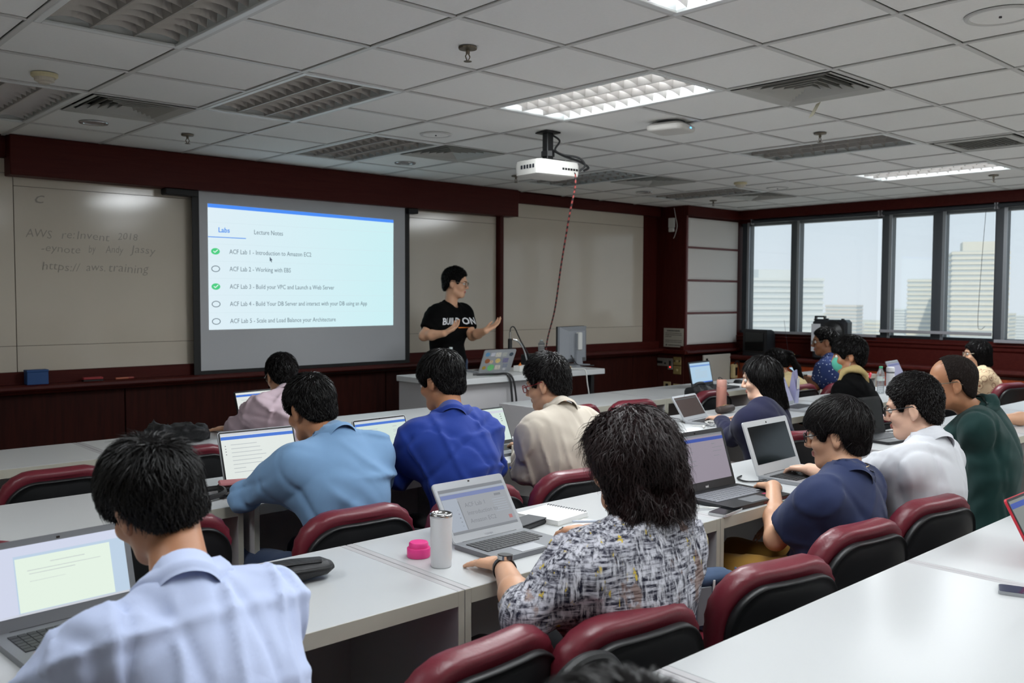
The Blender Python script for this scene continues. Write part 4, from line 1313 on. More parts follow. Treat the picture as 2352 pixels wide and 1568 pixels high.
LINES = {   # lower hair edge: (y, z) pairs seen from the side, front (+y) to nape
    'short': ([-.13, -.085, -.055, -.035, -.024, .012, .030, .044, .058, .075, .13], [-.085, -.083, -.062, -.030, .018, .022, -.012, -.004, .040, .066, .075]),
    'mop': ([-.13, -.085, -.055, -.035, -.024, .012, .030, .046, .065, .085, .13], [-.100, -.098, -.085, -.055, .006, .010, -.022, -.018, .020, .028, .032]),
    'bald': ([-.13, -.085, -.055, -.035, -.024, .004, .016, .024, .034, .06, .13], [-.085, -.083, -.062, -.030, .018, .022, .0, .06, .16, .25, .25]),
    'bob': ([-.14, -.06, -.02, .02, .040, .056, .075, .13], [-.125, -.125, -.120, -.105, -.075, .005, .052, .060]),
    'long': ([-.16, -.06, -.02, .02, .040, .056, .075, .13], [-.21, -.21, -.205, -.18, -.07, .005, .060, .070]),
    'curly': ([-.20, -.06, -.02, .02, .045, .060, .080, .16], [-.16, -.16, -.15, -.13, -.06, .01, .050, .060]),
    'tied': ([-.13, -.085, -.055, -.035, -.024, .012, .030, .044, .058, .075, .13], [-.070, -.068, -.055, -.030, .010, .016, -.002, .006, .044, .072, .080]),
}
def hair_sdf(P, style, off, lump=0.0, top=0.0):
    ys, zs = LINES[style]
    Q = P.copy()
    if lump:
        for a, b, c, s, ph in ((31, 17, 23, .45, 0.3), (53, 41, 37, .30, 1.7), (89, 71, 97, .20, 4.1)):
            w = np.sin(a * P[:, 0] + ph) * np.sin(b * P[:, 1] + 2 * ph) * np.sin(c * P[:, 2] + .5 * ph)
            Q = Q + (w * lump * s)[:, None] * V3(1, 1, .6)
    d = sd_ell(Q, (0, -.014, .030 + top * .5), (.076 + off, .097 + off, .088 + off + top))
    d = smin(d, sd_ell(Q, (0, -.048, -.042), (.060 + off * .6, .050 + off * .6, .062)), .03)
    if style in ('bob', 'long', 'curly'):
        low = {'bob': -.09, 'long': -.16, 'curly': -.10}[style]
        Qx = Q.copy(); Qx[:, 0] = np.abs(Q[:, 0])
        r = off + {'bob': .042, 'long': .040, 'curly': .055}[style]
        d = smin(d, sd_cap(Qx, (.050, -.030, .02), (.058, -.040, low), r, r * .9), .03)
        d = smin(d, sd_cap(Q, (0, -.055, .02), (0, -.075, low), r + .012, r), .03)
    zc = np.interp(P[:, 1], ys, zs).astype(F32)
    d = smax(d, (zc - P[:, 2]) * .75, .010)
    return d

RS = np.random.RandomState(5)
def strands(V, N, flow, n, length, lift, width, seed, short=None, wig=0.0):
    """Thin tapered hair ribbons rooted on a hair surface."""
    rs = np.random.RandomState(seed)
    pick = rs.randint(0, len(V), n)
    p, nn = V[pick], N[pick]
    f = flow(p) + rs.normal(0, .28, (n, 3))
    f = f - nn * np.einsum('ij,ij->i', f, nn)[:, None]
    f /= np.maximum(np.linalg.norm(f, axis=1), 1e-6)[:, None]
    L = length * rs.uniform(.5, 1.25, n)
    if short is not None: L = L * short(p)
    side = np.cross(f, nn)
    tw = rs.uniform(-.9, .9, n)[:, None]
    side = side * np.cos(tw) + nn * np.sin(tw)
    out, Q = [], []
    K = 4 if not wig else 7
    wp_ = rs.uniform(0, 6.28, n)
    for k in range(K):
        t = k / (K - 1)
        c = p - nn * .0015 + f * (L * t)[:, None] + nn * (lift * math.sin(t * 2.0) * rs.uniform(.3, 1.2, n))[:, None] - nn * (L * L * t * t / .20)[:, None] * .5
        if wig: c = c + side * (wig * np.sin(t * 7 + wp_))[:, None] + nn * (wig * .6 * np.cos(t * 6 + wp_))[:, None]
        w = width * (1 - .85 * t)
        out += [c - side * w, c + side * w]
    VV = np.stack(out, 1).reshape(-1, 3)
    base = np.arange(n)[:, None] * (2 * K)
    Q = np.concatenate([base + np.array([2 * k, 2 * k + 1, 2 * k + 3, 2 * k + 2]) for k in range(K - 1)])
    return VV, Q

def vnormals(V, Q):
    n = np.cross(V[Q[:, 2]] - V[Q[:, 0]], V[Q[:, 3]] - V[Q[:, 1]])
    N = np.zeros_like(V)
    for k in range(4): np.add.at(N, Q[:, k], n)
    return N / np.maximum(np.linalg.norm(N, axis=1), 1e-9)[:, None]

def hand_prims(w, d, up, side, curl, spread=.10, thumb=.6):
    """Finger and palm capsules. side=+1 when the thumb points to the hand's +x (left hand palm down)."""
    d = np.array(d, float); d /= np.linalg.norm(d)
    up = np.array(up, float); up -= d * (up @ d); up /= np.linalg.norm(up)
    x = np.cross(d, up)
    W = lambda a, b, c: np.array(w) + x * a + d * b + up * c
    palm, fing = [], []
    for i, (bx, ln) in enumerate(((-.030, .060), (-.0105, .074), (.0095, .078), (.0285, .070))):
        bx *= side
        base = W(bx, .088 - .006 * abs(i - 2), .002)
        palm.append((W(bx * .55, .0, 0), base, .0135, .0115))
        a, p, ch = -.05, base, []
        sx = (bx / .03) * spread
        for seg, fr_ in enumerate((.46, .30, .24)):
            a += -curl * (0.6, 1.0, .7)[seg]
            dr = d * math.cos(a) + up * math.sin(a) + x * sx
            dr /= np.linalg.norm(dr)
            q = p + dr * ln * fr_ * 1.12
            ch.append((p, q, .0090 - .0010 * seg, .0082 - .0010 * seg))
            p = q
        fing.append(ch)
    t0, t1, t2, t3 = W(side * .012, .012, -.004), W(side * .040, .042, -.010), W(side * (.050 + .012 * (1 - thumb)), .070, -.014), W(side * (.048 + .02 * (1 - thumb)), .094, -.020)
    palm.append((t0, t1, .016, .013))
    fing.append([(t1, t2, .0115, .0100), (t2, t3, .0098, .0078)])
    return palm, fing
def hand_sdf(P, hp):
    palm, fing = hp
    d = None
    for c in palm:
        e_ = sd_cap(P, *c)
        d = e_ if d is None else smin(d, e_, .014)
    for ch in fing:
        f = None
        for c in ch:
            e_ = sd_cap(P, *c)
            f = e_ if f is None else smin(f, e_, .003)
        d = smin(d, f, .004)
    return d

def skin(name, col):
    m_ = mat(name, col, 0.48, noise=(18, .07), bump=(160, .05), spec=.4)
    b = m_.node_tree.nodes['Principled BSDF']
    b.inputs['Subsurface Weight'].default_value = 0.08
    b.inputs['Subsurface Radius'].default_value = (.012, .005, .003)
    return m_
SK_A = skin('light_skin', rgb(205, 158, 128)); SK_B = skin('tan_skin', rgb(178, 126, 94)); SK_C = skin('brown_skin', rgb(140, 92, 64)); SK_D = skin('pale_skin', rgb(220, 178, 154))
M_lip = mat('lip', rgb(164, 96, 88), .45)
M_eyew = mat('eye_white', rgb(222, 220, 214), .25)
M_iris = mat('iris_dark', rgb(28, 20, 16), .15)
def hairmat(name, c, r=.42):
    mat(name + '_shell', tuple(q * .8 for q in c[:3]) + (1,), .85, spec=.05, bump=(90, .6))
    return mat(name, c, .46, noise=(40, .35), spec=.24)
H_blk = hairmat('black_hair', rgb(15, 13, 13), .5); H_dk = hairmat('soft_black_hair', rgb(20, 17, 17), .5); H_brn = hairmat('dark_brown_hair', rgb(30, 18, 18), .45); H_gry = hairmat('thin_dark_hair', rgb(40, 34, 32))
M_nail = mat('finger_nail', rgb(226, 184, 166), .3)

def cloth(name, col, rough=.85, weave=900, var=.06):
    return mat(name, col, rough, noise=(6, var), bump=(weave, .12), spec=.25, sheen=.1, wrinkle=(5.0, .55))

def folds(P, amp, seed):
    rs = np.random.RandomState(seed)
    w = np.zeros(len(P), F32)
    for k in range(7):
        d = rs.normal(0, 1, 3) * V3(1, .8, .9)
        d = d / np.linalg.norm(d)
        u = np.cross(d, rs.normal(0, 1, 3)); u /= np.linalg.norm(u)
        ph = rs.uniform(0, 6.28)
        wl_ = rs.uniform(.09, .18)
        s = np.sin((P @ V3(d)) * (3.14 / wl_) + .7 * np.sin((P @ V3(u)) * 7 + ph) + ph)
        m_ = np.clip(np.sin((P @ V3(u)) * 5 + 2 * ph) * 1.4, 0, 1)
        w += np.exp(-(s / .26) ** 2) * m_ * (1 if k % 2 else -.9)
    return (-1.8 * amp * w).astype(F32)

def person(label, head, c7, hip, tyaw=0, hyaw=0, pitch=-10, roll=0, sw=.185, girth=1.0, arms=None, sleeve='long', shirt=None, pants=None, skin_m=None,
           hair='short', off=.016, hmat=None, collar='shirt', res=1.0, strand=(2200, .03, .006), hs=1.0, lump=0.0, top=0.0, glasses=None, stand=False, amp=.004, seed=1, extra_hair=None, name='person', legs=True, dome=None, cat='person', drop=.085, hem=None, flowtop=(0, -.06, .10)):
    head, c7, hip = np.array(head, float), np.array(c7, float), np.array(hip, float)
    base = (hip[0], hip[1], 0.0)
    T = empty(name, base, 0, label, cat)
    R = rot_head(hyaw, pitch, roll)
    ty = math.radians(tyaw)
    tr, fw_ = np.array([math.cos(ty), math.sin(ty), 0]), np.array([-math.sin(ty), math.cos(ty), 0])
    axis = (hip - c7); tl = np.linalg.norm(axis); axis /= tl
    fp = fw_ - axis * (fw_ @ axis); fp /= np.linalg.norm(fp)
    B = np.stack([tr, fp, axis]).astype(F32)          # torso frame rows
    KF = 1.42
    def torso(P, grow):
        q = (P - c7.astype(F32)) @ B.T
        t = np.clip(q[:, 2] / tl, 0, 1)
        bow = .040 * np.sin(PI * np.clip(t * 1.1, 0, 1))
        q[:, 1] = (q[:, 1] + bow - .012) * KF
        nodes = [(.20, .104), (.32, .154), (.45, .158), (.70, .150), (.88, .160), (1.0, .165)]
        d = None
        for (t0, w0), (t1, w1) in zip(nodes[:-1], nodes[1:]):
            e_ = sd_cap(q, (0, 0, t0 * tl), (0, 0, t1 * tl), w0 * girth + grow, w1 * girth + grow)
            d = e_ if d is None else smin(d, e_, .03)
        return d / 1.15
    S = {s: c7 + axis * drop + tr * s * sw + fp * .012 for s in (-1, 1)}
    A = {}
    for s in (-1, 1):
        a = (arms or {}).get(s)
        if a is None:
            el = S[s] + tr * s * .05 + np.array([0, 0, -.26]) + fw_ * .06
            a = dict(el=el, wr=el + fw_ * .24 - tr * s * .10 + np.array([0, 0, .02]), hide=True)
        A[s] = dict(a); A[s]['el'], A[s]['wr'] = np.array(a['el'], float), np.array(a['wr'], float)
    def yoke(P, grow):
        d = sd_cap(P, S[-1] - tr * -.0, S[1], .050 + grow, .050 + grow)
        for s in (-1, 1):
            d = smin(d, sd_cap(P, c7 + axis * .045, S[s] - axis * .004, .044 + grow, .046 + grow), .05)
        return d
    nj = head + R @ V3(0, -.020, -.075) * hs
    # ---------------- skin surface
    def neck(P): return sd_cap(P, nj, c7 + axis * .06 + fp * .012, .052 * hs, .058)
    def head_w(P):
        q = ((P - head.astype(F32)) @ R) / hs
        return head_sdf(q) * hs
    parts = []
    sk = [skin_m, M_lip, M_eyew, M_iris, hmat]
    hb = .135 * hs
    Vh, Qh = surface(lambda P: smin(head_w(P), neck(P), .03), np.minimum(head - np.array([hb, hb, .24]), c7 + axis * .05 - np.array([.07, .07, .04])), np.maximum(head + np.array([hb, hb, .135 * hs]), c7 + np.array([.07, .07, 0])), .0052 * res)
    ql = ((Vh - head) @ R) / hs
    fc = ql[Qh].mean(1)
    mi = np.zeros(len(Qh), int)
    mi[(fc[:, 1] > .083) & (np.abs(fc[:, 2] + .063) < .009) & (np.abs(fc[:, 0]) < .021)] = 1
    parts.append((Vh, Qh, mi))
    # torso core under the clothes joins head, arms and legs
    lo = np.min([c7, hip, S[-1], S[1]], 0) - .22; hi = np.max([c7, hip, S[-1], S[1]], 0) + .22
    def core(P):
        d = smin(torso(P, -.012), yoke(P, -.012), .05)
        d = smin(d, sd_cap(P, nj, c7 + axis * .05, .045, .05), .03)
        for s in (-1, 1):
            d = smin(d, sd_cap(P, S[s], S[s] * .4 + A[s]['el'] * .6, .038, .032), .04)
        return d
    parts.append((*surface(core, lo, hi, .020), 0))
    nails = []
    for s in (-1, 1):
        a = A[s]
        el, wr = a['el'], a['wr']
        hd = np.array(a.get('hd', wr - el), float)
        hp = hand_prims(wr, hd, a.get('up', (0, 0, 1)), -s, a.get('curl', .35), a.get('spread', .10), a.get('thumb', .6))
        su = S[s] * .45 + el * .55
        def arm(P):
            d = smin(sd_cap(P, su, el, .044 * (.9 + .1 * girth), .040), sd_cap(P, el, el * .6 + wr * .4, .040, .041), .02)
            d = smin(d, sd_cap(P, el * .6 + wr * .4, wr, .041, .026), .02)
            return smin(d, hand_sdf(P, hp), .016)
        tip = wr + hd / np.linalg.norm(hd) * .17
        pts = np.stack([su, el, wr, tip])
        hh = .0050 * res if not a.get('hide') else .011
        parts.append((*surface(arm, pts.min(0) - .085, pts.max(0) + .085, hh), 0))
    for sx in (-1, 1):
        def ball(c, r, seg=8):
            v, q = [], []
            for i in range(seg + 1):
                th = PI * i / seg
                for k in range(2 * seg):
                    ph = PI * k / seg
                    v.append((c[0] + r * math.sin(th) * math.cos(ph), c[1] + r * math.sin(th) * math.sin(ph), c[2] + r * math.cos(th)))
            for i in range(seg):
                for k in range(2 * seg):
                    q.append((i * 2 * seg + k, (i + 1) * 2 * seg + k, (i + 1) * 2 * seg + (k + 1) % (2 * seg), i * 2 * seg + (k + 1) % (2 * seg)))
            return (np.array(v) @ R.T) * hs + head, np.array(q)
        if hair != 'none':
            parts.append((*ball((sx * .031, .0775, .003), .0125), 2))
            parts.append((*ball((sx * .0305, .0845, .003), .0062), 3))
    if hair != 'none':
        Vb, Qb = surface(lambda P: np.minimum(*[sd_cap(((P - head.astype(F32)) @ R) / hs, (sx * .016, .0925, .023), (sx * .046, .0785, .024), .0042, .0028) for sx in (-1, 1)]) * hs, head - .14, head + .14, .0045)
        parts.append((Vb, Qb, 4))
    obj('body', np_mesh('body', parts, base, sk), None, T)
    # ---------------- shirt
    fr_end = {'short': None, 'elbow': .22, 'long': .90, 'sleeveless': None}[sleeve]
    def shirt_f(P):
        d = smin(torso(P, .010), yoke(P, .010), .06)
        for s in (-1, 1):
            el, wr = A[s]['el'], A[s]['wr']
            if sleeve == 'short':
                en = S[s] * .30 + el * .70
                dr = (el - S[s]) / np.linalg.norm(el - S[s])
                e_ = sd_cap(P, S[s] - tr * s * .03, S[s] * .15 + el * .85, .044 * (.8 + .2 * girth), .070)
                e_ = smax(e_, (P - en.astype(F32)) @ dr.astype(F32), .008)
            else:
                en = el * (1 - fr_end) + wr * fr_end
                dr = (wr - el) / np.linalg.norm(wr - el)
                e_ = smin(sd_cap(P, S[s] - tr * s * .02, el, .048 * (.8 + .2 * girth), .057), smax(sd_cap(P, el, wr, .056, .040 if sleeve == 'long' else .050), (P - en.astype(F32)) @ dr.astype(F32), .006), .025)
            d = smin(d, e_, .065 if sleeve != 'short' else .085)
        for s in (-1, 1):
            d = smin(d, sd_cap(P, c7 + axis * .24 + tr * s * .075, S[s] * .62 + A[s]['el'] * .38, .078 * girth, .058), .085)
            d = smin(d, sd_cap(P, c7 + axis * .17 + tr * s * .06 - fp * .015, S[s] + axis * .02, .062 * girth, .050), .085)
        d = d + folds(P, amp, seed)
        if collar in ('crew', None):
            nx = sd_cap(P, nj - (c7 - nj) * .2, c7 + axis * .035 + fp * .030, .055, .058)
            d = smax(d, -nx, .012)
        zb = hip[2] - (hem if hem is not None else .06)
        return smax(d, zb - P[:, 2], .012)
    ends = [c7, hip] + [S[s] for s in (-1, 1)] + [A[s]['el'] for s in (-1, 1)] + ([A[s]['wr'] for s in (-1, 1)] if sleeve != 'short' else [])
    lo, hi = np.min(ends, 0) - .16, np.max(ends, 0) + .16
    lo[:2] -= .06; hi[:2] += .06
    hi[2] = min(hi[2], c7[2] + .12)
    Vs, Qs = surface(shirt_f, lo, hi, .0090 * res)
    sh = obj('shirt', np_mesh('shirt', [(Vs, Qs, 0)], base, [shirt]), None, T)
    # ---------------- collar
    nd = (nj - c7); nd /= np.linalg.norm(nd)
    cn = c7 + nd * {'crew': -.012, 'scarf': .0}.get(collar, -.004) + fp * .006
    if collar in ('shirt', 'polo', 'crew', 'scarf'):
        u1 = tr - nd * (tr @ nd); u1 /= np.linalg.norm(u1)
        u2 = np.cross(nd, u1)
        prof = {'shirt': [(.060, -.05), (.057, .020), (.061, .027), (.067, .021), (.074, .004), (.080, -.014), (.075, -.020)], 'polo': [(.060, -.05), (.057, .012), (.061, .018), (.068, .012), (.076, -.004), (.084, -.020), (.078, -.026)],
                'crew': [(.060, -.055), (.059, -.014), (.062, -.008), (.066, -.010), (.072, -.018), (.076, -.026), (.072, -.032)], 'scarf': [(.062, -.04), (.066, .014), (.076, .022), (.090, .004), (.098, -.034), (.08, -.05)]}[collar]
        rings = []
        for ri, (r_, z_) in enumerate(prof):
            an = np.arange(36) * (2 * PI / 36)
            fr2 = np.maximum(0.0, np.sin(an))
            rad = np.outer(np.cos(an), u1) + np.outer(np.sin(an), u2)
            zz = z_ - .030 * fr2 ** 2 * (1 if collar != 'crew' else .6)
            rr = r_ * (1 + .05 * fr2)
            if collar == 'scarf': rr = rr * (1 + .05 * np.sin(5 * an + z_ * 60))
            Pn = cn + rad * rr[:, None] + nd * zz[:, None]
            if collar != 'scarf' and ri >= 2:
                off_ = (.008, .008, .007, .004, -.004)[min(ri - 2, 4)]
                P0_ = Pn.copy()
                for _ in range(14):
                    dd_ = np.minimum(shirt_f(Pn.astype(F32)), neck(Pn.astype(F32)))
                    Pn = Pn - (rad if ri < 3 else rad * .6 + nd * .8) * np.clip(dd_ - off_, -.008, .008)[:, None]
                dv_ = Pn - P0_
                ln_ = np.maximum(np.linalg.norm(dv_, axis=1), 1e-9)
                Pn = P0_ + dv_ * np.minimum(1.0, .022 / ln_)[:, None]
            rings.append([tuple(q) for q in (Pn - np.array(base))])
        mbc = MB().loft(rings + [rings[0]], cap=False)
        obj('collar' if collar != 'scarf' else 'scarf', mbc, shirt if collar != 'scarf' else MATS['scarf_cloth'], T, smooth=True)
    # ---------------- trousers and shoes
    if legs:
        KN, AN = {}, {}
        for s in (-1, 1):
            h0 = hip + tr * s * .085
            if stand:
                KN[s] = h0 + np.array([0, 0, -.45]) + fw_ * .02; AN[s] = KN[s] + np.array([0, 0, -.42])
            else:
                KN[s] = h0 + fw_ * .42 + tr * s * .04 + np.array([0, 0, -.02]); AN[s] = np.array([KN[s][0], KN[s][1], .09]) - fw_ * .06
        def pant_f(P):
            d = None
            for s in (-1, 1):
                h0 = hip + tr * s * .085
                e_ = smin(sd_cap(P, h0, KN[s], .088 * girth, .064), sd_cap(P, KN[s], AN[s], .062, .048), .03)
                d = e_ if d is None else smin(d, e_, .04)
            d = smin(d, sd_ell(P, hip + np.array([0, 0, -.005]), (.17 * girth, .125 * girth, .11)), .05)
            return d + folds(P, .004, seed + 9)
        ends = np.array([hip] + list(KN.values()) + list(AN.values()))
        Vp, Qp = surface(pant_f, ends.min(0) - .16, ends.max(0) + .15, .020)
        obj('trousers', np_mesh('trousers', [(Vp, Qp, 0)], base, [pants]), None, T)
        for s in (-1, 1):
            f0 = AN[s] + np.array([0, 0, -.045])
            def shoe(P): return smax(smin(sd_cap(P, f0 - fw_ * .03, f0 + fw_ * .13 - np.array([0, 0, .012]), .042, .034), sd_cap(P, f0, f0 + np.array([0, 0, .04]), .042, .04), .02), .004 - P[:, 2], .006)
            Vx, Qx = surface(shoe, f0 - .25, f0 + .25, .015)
            obj('shoe', np_mesh('shoe', [(Vx, Qx, 0)], base, [M_black]), None, T)
    # ---------------- hair
    if hair != 'none':
        def hair_w(P):
            q = ((P - head.astype(F32)) @ R) / hs
            d = hair_sdf(q, hair, off, lump, top)
            if dome is not None:
                e_ = q - V3(dome[0])
                d = d + dome[1] * np.exp(-(e_ * e_).sum(1) / dome[2] ** 2).astype(F32)
            if extra_hair is not None:
                for (a, b, ra, rb) in extra_hair:
                    d = smin(d, sd_cap(q, a, b, ra, rb), .02)
            return d * hs
        ext = {'long': .34, 'curly': .24, 'bob': .20}.get(hair, .16)
        if extra_hair is not None: ext = max(ext, .36)
        sx_ = .155 if hair != 'curly' else .20
        Vk, Qk = surface(hair_w, head - np.array([sx_, sx_ + (.08 if extra_hair else 0), ext]), head + np.array([sx_, sx_, .165 + top]), .0062 * res)
        prts = [(Vk, Qk, 0)]
        if strand and strand[0]:
            Nk = vnormals(Vk, Qk)
            ql = ((Vk - head) @ R) / hs
            keep = np.ones(len(Vk), bool)
            tp = np.array(flowtop)
            def flow(p):
                q = ((p - head) @ R) / hs
                f = q - tp
                f[:, 2] -= .03
                f /= np.maximum(np.linalg.norm(f, axis=1), 1e-6)[:, None]
                if hair in ('long', 'bob', 'curly'): f[:, 2] -= .8
                if hair in ('short', 'mop', 'bald'):
                    f[:, 1] += np.where((q[:, 2] > .07), .45, 0)
                return f @ R.T
            VV, QQ = strands(Vk[keep], Nk[keep], flow, int(strand[0]), strand[1], strand[2], .0014 * res, seed, lambda p: np.clip((lambda q: (q[:, 2] - np.interp(q[:, 1], *LINES[hair])) / .06)(((p - head) @ R) / hs), .12, 1), .007 if hair == 'curly' else 0.0)
            prts.append((VV, QQ, 1))
        obj('hair', np_mesh('hair', prts, base, [MATS[hmat.name + '_shell'], hmat]), None, T)
    # ---------------- glasses
    if glasses is not None:
        gm_, round_ = glasses
        fr3, ln3 = MB(), MB()
        TW = lambda p: tuple((np.array(p) @ R.T) * hs + head - np.array(base))
        for sx in (-1, 1):
            ol_ = rrect(-.026, .026, -.017, .017, .012 if not round_ else .017, 4)
            cyc = [(sx * .033 + a, .1055 - .35 * (sx * .033 + a) ** 2 * 4, .001 + b) for a, b in ol_]
            fr3.tube([TW(p) for p in cyc + cyc[:1]], .0022, 6, cap=False)
            ln3.add([TW(p) for p in cyc], [tuple(range(len(cyc)))])
            fr3.tube([TW(p) for p in [(sx * .060, .098, .008), (sx * .074, .088, .008), (sx * .083, .03, .009), (sx * .087, -.012, .012), (sx * .084, -.035, -.006)]], .0024, 6)
        fr3.tube([TW(p) for p in [(-.008, .108, .004), (0, .1105, .006), (.008, .108, .004)]], .0022, 6)
        g_ = obj('glasses', fr3, gm_, T, smooth=True)
        obj('lenses', ln3, mat('spectacle_lens', rgb(200, 210, 215), .05, alpha=.18), g_)
    return dict(T=T, R=R, head=head, hs=hs, base=np.array(base), shirt_f=shirt_f, tr=tr, fw=fw_, A=A, c7=c7, S=S, nj=nj, sh=sh)
# ------------------------------------------------------------------ patterned cloths
def cloth_nodes(name):
    m_ = bpy.data.materials.new(name)
    m_.use_nodes = True
    N, L = m_.node_tree.nodes, m_.node_tree.links
    b = N['Principled BSDF']
    b.inputs['Roughness'].default_value = .85
    b.inputs['Specular IOR Level'].default_value = .2
    tc = N.new('ShaderNodeTexCoord')
    MATS[name] = m_
    return m_, N, L, b, tc
def ramp(N, stops):
    r = N.new('ShaderNodeValToRGB')
    r.color_ramp.interpolation = 'CONSTANT'
    e = r.color_ramp.elements
    e[0].position, e[0].color = stops[0]
    e[1].position, e[1].color = stops[1]
    for p, c in stops[2:]:
        q = e.new(p); q.color = c
    return r
C_pat, N, L, b, tc = cloth_nodes('brushed_check_blouse')
def stretched(sc, seed):
    mp = N.new('ShaderNodeMapping'); mp.inputs['Scale'].default_value = sc; mp.inputs['Location'].default_value = (seed, seed * 2, seed * 3)
    n = N.new('ShaderNodeTexNoise'); n.inputs['Scale'].default_value = 1.0; n.inputs['Detail'].default_value = 4.0; n.inputs['Roughness'].default_value = .65
    L.new(tc.outputs['Object'], mp.inputs[0]); L.new(mp.outputs[0], n.inputs['Vector'])
    return n.outputs['Fac']
def mixc(fac, c1, c2):
    x = N.new('ShaderNodeMix'); x.data_type = 'RGBA'
    L.new(fac, x.inputs[0])
    for s_, c in ((6, c1), (7, c2)):
        if hasattr(c, 'type') and not isinstance(c, tuple): L.new(c, x.inputs[s_])
        else: x.inputs[s_].default_value = c
    return x.outputs[2]
def step(f, a, w=.02):
    r = N.new('ShaderNodeMapRange'); r.inputs['From Min'].default_value = a - w; r.inputs['From Max'].default_value = a + w
    L.new(f, r.inputs['Value'])
    return r.outputs[0]
ver = step(stretched((120, 120, 16), 1), .50, .06)
hor = step(stretched((18, 18, 150), 2), .50, .06)
blk = step(stretched((30, 30, 20), 3), .50, .12)
c1 = mixc(ver, rgb(26, 27, 44), rgb(206, 206, 214))
c2 = mixc(hor, rgb(34, 34, 50), rgb(190, 190, 200))
c3 = mixc(blk, c1, c2)
brn = step(stretched((9, 9, 7), 5), .60, .02)
c4 = mixc(brn, c3, mixc(hor, rgb(92, 74, 70), rgb(150, 132, 128)))
yel = step(stretched((42, 42, 8), 7), .645, .015)
c5 = mixc(yel, c4, rgb(196, 170, 62))
L.new(c5, b.inputs['Base Color'])
C_dot, N, L, b, tc = cloth_nodes('dotted_navy_shirt')
vo = N.new('ShaderNodeTexVoronoi'); vo.inputs['Scale'].default_value = 38; vo.inputs['Randomness'].default_value = .6
L.new(tc.outputs['Object'], vo.inputs['Vector'])
L.new(mixc(step(vo.outputs['Distance'], .20, .03), rgb(190, 200, 220), rgb(40, 54, 98)), b.inputs['Base Color'])
C_flo, N, L, b, tc = cloth_nodes('beige_flower_blouse')
vo = N.new('ShaderNodeTexVoronoi'); vo.inputs['Scale'].default_value = 16; vo.inputs['Randomness'].default_value = .8
L.new(tc.outputs['Object'], vo.inputs['Vector'])
rmp_ = ramp(N, [(0, rgb(150, 100, 80)), (.16, rgb(214, 192, 158)), (.40, rgb(120, 72, 60)), (.46, rgb(214, 192, 158))])
L.new(vo.outputs['Distance'], rmp_.inputs[0]); L.new(rmp_.outputs[0], b.inputs['Base Color'])

C_pale = cloth('pale_blue_cotton', rgb(192, 204, 236)); C_lb = cloth('light_blue_chambray', rgb(120, 156, 194), var=.1); C_roy = cloth('royal_blue_cloth', rgb(30, 56, 138)); C_bei = cloth('beige_cotton', rgb(196, 186, 172))
C_pnk = cloth('pink_cotton', rgb(204, 182, 192)); C_nvt = cloth('navy_jersey', rgb(40, 50, 84)); C_wht = cloth('white_cotton', rgb(216, 218, 224)); C_grn = cloth('dark_green_pique', rgb(20, 52, 50)); C_nvc = cloth('navy_knit', rgb(24, 26, 56))
C_blk = mat('black_cotton', rgb(9, 9, 10), .9, spec=.08, bump=(900, .1), wrinkle=(3.2, .4)); C_cream = cloth('cream_cotton', rgb(168, 150, 108)); C_jean = cloth('blue_denim', rgb(44, 58, 84), var=.2); C_dkp = cloth('dark_trousers', rgb(22, 23, 27)); C_kha = cloth('ochre_trousers', rgb(150, 112, 48))
mat('scarf_cloth', rgb(186, 164, 112), .95, noise=(60, .2))
M_gblk = mat('black_spectacle_frame', rgb(16, 16, 18), .3); M_gred = mat('red_spectacle_frame', rgb(140, 30, 36), .3); M_gmet = mat('thin_metal_frame', rgb(120, 110, 96), .3, metal=.8)
C_skirt = cloth('black_white_print', rgb(120, 112, 110), var=.8)

up = (0, 0, 1)
PA = person('man in a pale-blue shirt seen from behind, closest to the viewer at the grey laptop', (.675, 1.78, 1.148), (.665, 1.60, 1.035), (.66, 1.42, .52), tyaw=8, hyaw=10, pitch=-24, roll=-14, sw=.160, girth=.98,
    arms={-1: dict(el=(.425, 1.74, .80), wr=(.54, 2.0, .785), curl=.4), 1: dict(el=(.85, 1.80, .80), wr=(.78, 2.03, .79), hide=True)}, shirt=C_pale, pants=C_dkp, skin_m=SK_B, hair='short', off=.020, hmat=H_blk,
    strand=(7000, .045, .006), hs=.95, amp=.006, seed=3, dome=((.020, -.075, .105), .022, .030), flowtop=(.02, -.07, .11))
PB = person('woman in a patterned blouse with wavy dark brown hair, seen from behind', (1.80, 1.515, 1.125), (1.735, 1.42, .99), (1.78, 1.53, .52), tyaw=-4, hyaw=6, pitch=-14, sw=.150, girth=1.0, sleeve='elbow',
    arms={-1: dict(el=(1.44, 1.52, .80), wr=(1.71, 1.90, .785), hd=(.10, .9, -.12), curl=.12, spread=.15), 1: dict(el=(2.04, 1.70, .82), wr=(2.15, 1.97, .79), hd=(.02, 1, -.1), curl=.5)}, shirt=C_pat, pants=C_dkp, skin_m=SK_A,
    hair='curly', off=.023, hmat=H_brn, lump=.030, collar=None, strand=(9000, .085, .005), amp=.005, seed=5, flowtop=(-.02, -.02, .12))
PC = person('young man in a navy t-shirt and glasses with thick black hair', (3.20, 1.68, 1.040), (3.13, 1.575, .915), (3.08, 1.68, .51), tyaw=2, hyaw=18, pitch=-12, sw=.168, sleeve='short',
    arms={-1: dict(el=(2.97, 1.79, .655), wr=(3.22, 1.955, .79), hd=(.45, .6, -.10), curl=.45), 1: dict(el=(3.40, 1.78, .70), wr=(3.28, 1.92, .64), hide=True)}, hs=1.05, shirt=C_nvt, pants=C_kha, skin_m=SK_A, hair='mop', off=.022, hmat=H_dk,
    collar='crew', strand=(7000, .05, .002), glasses=(M_gblk, False), amp=.0035, seed=7)
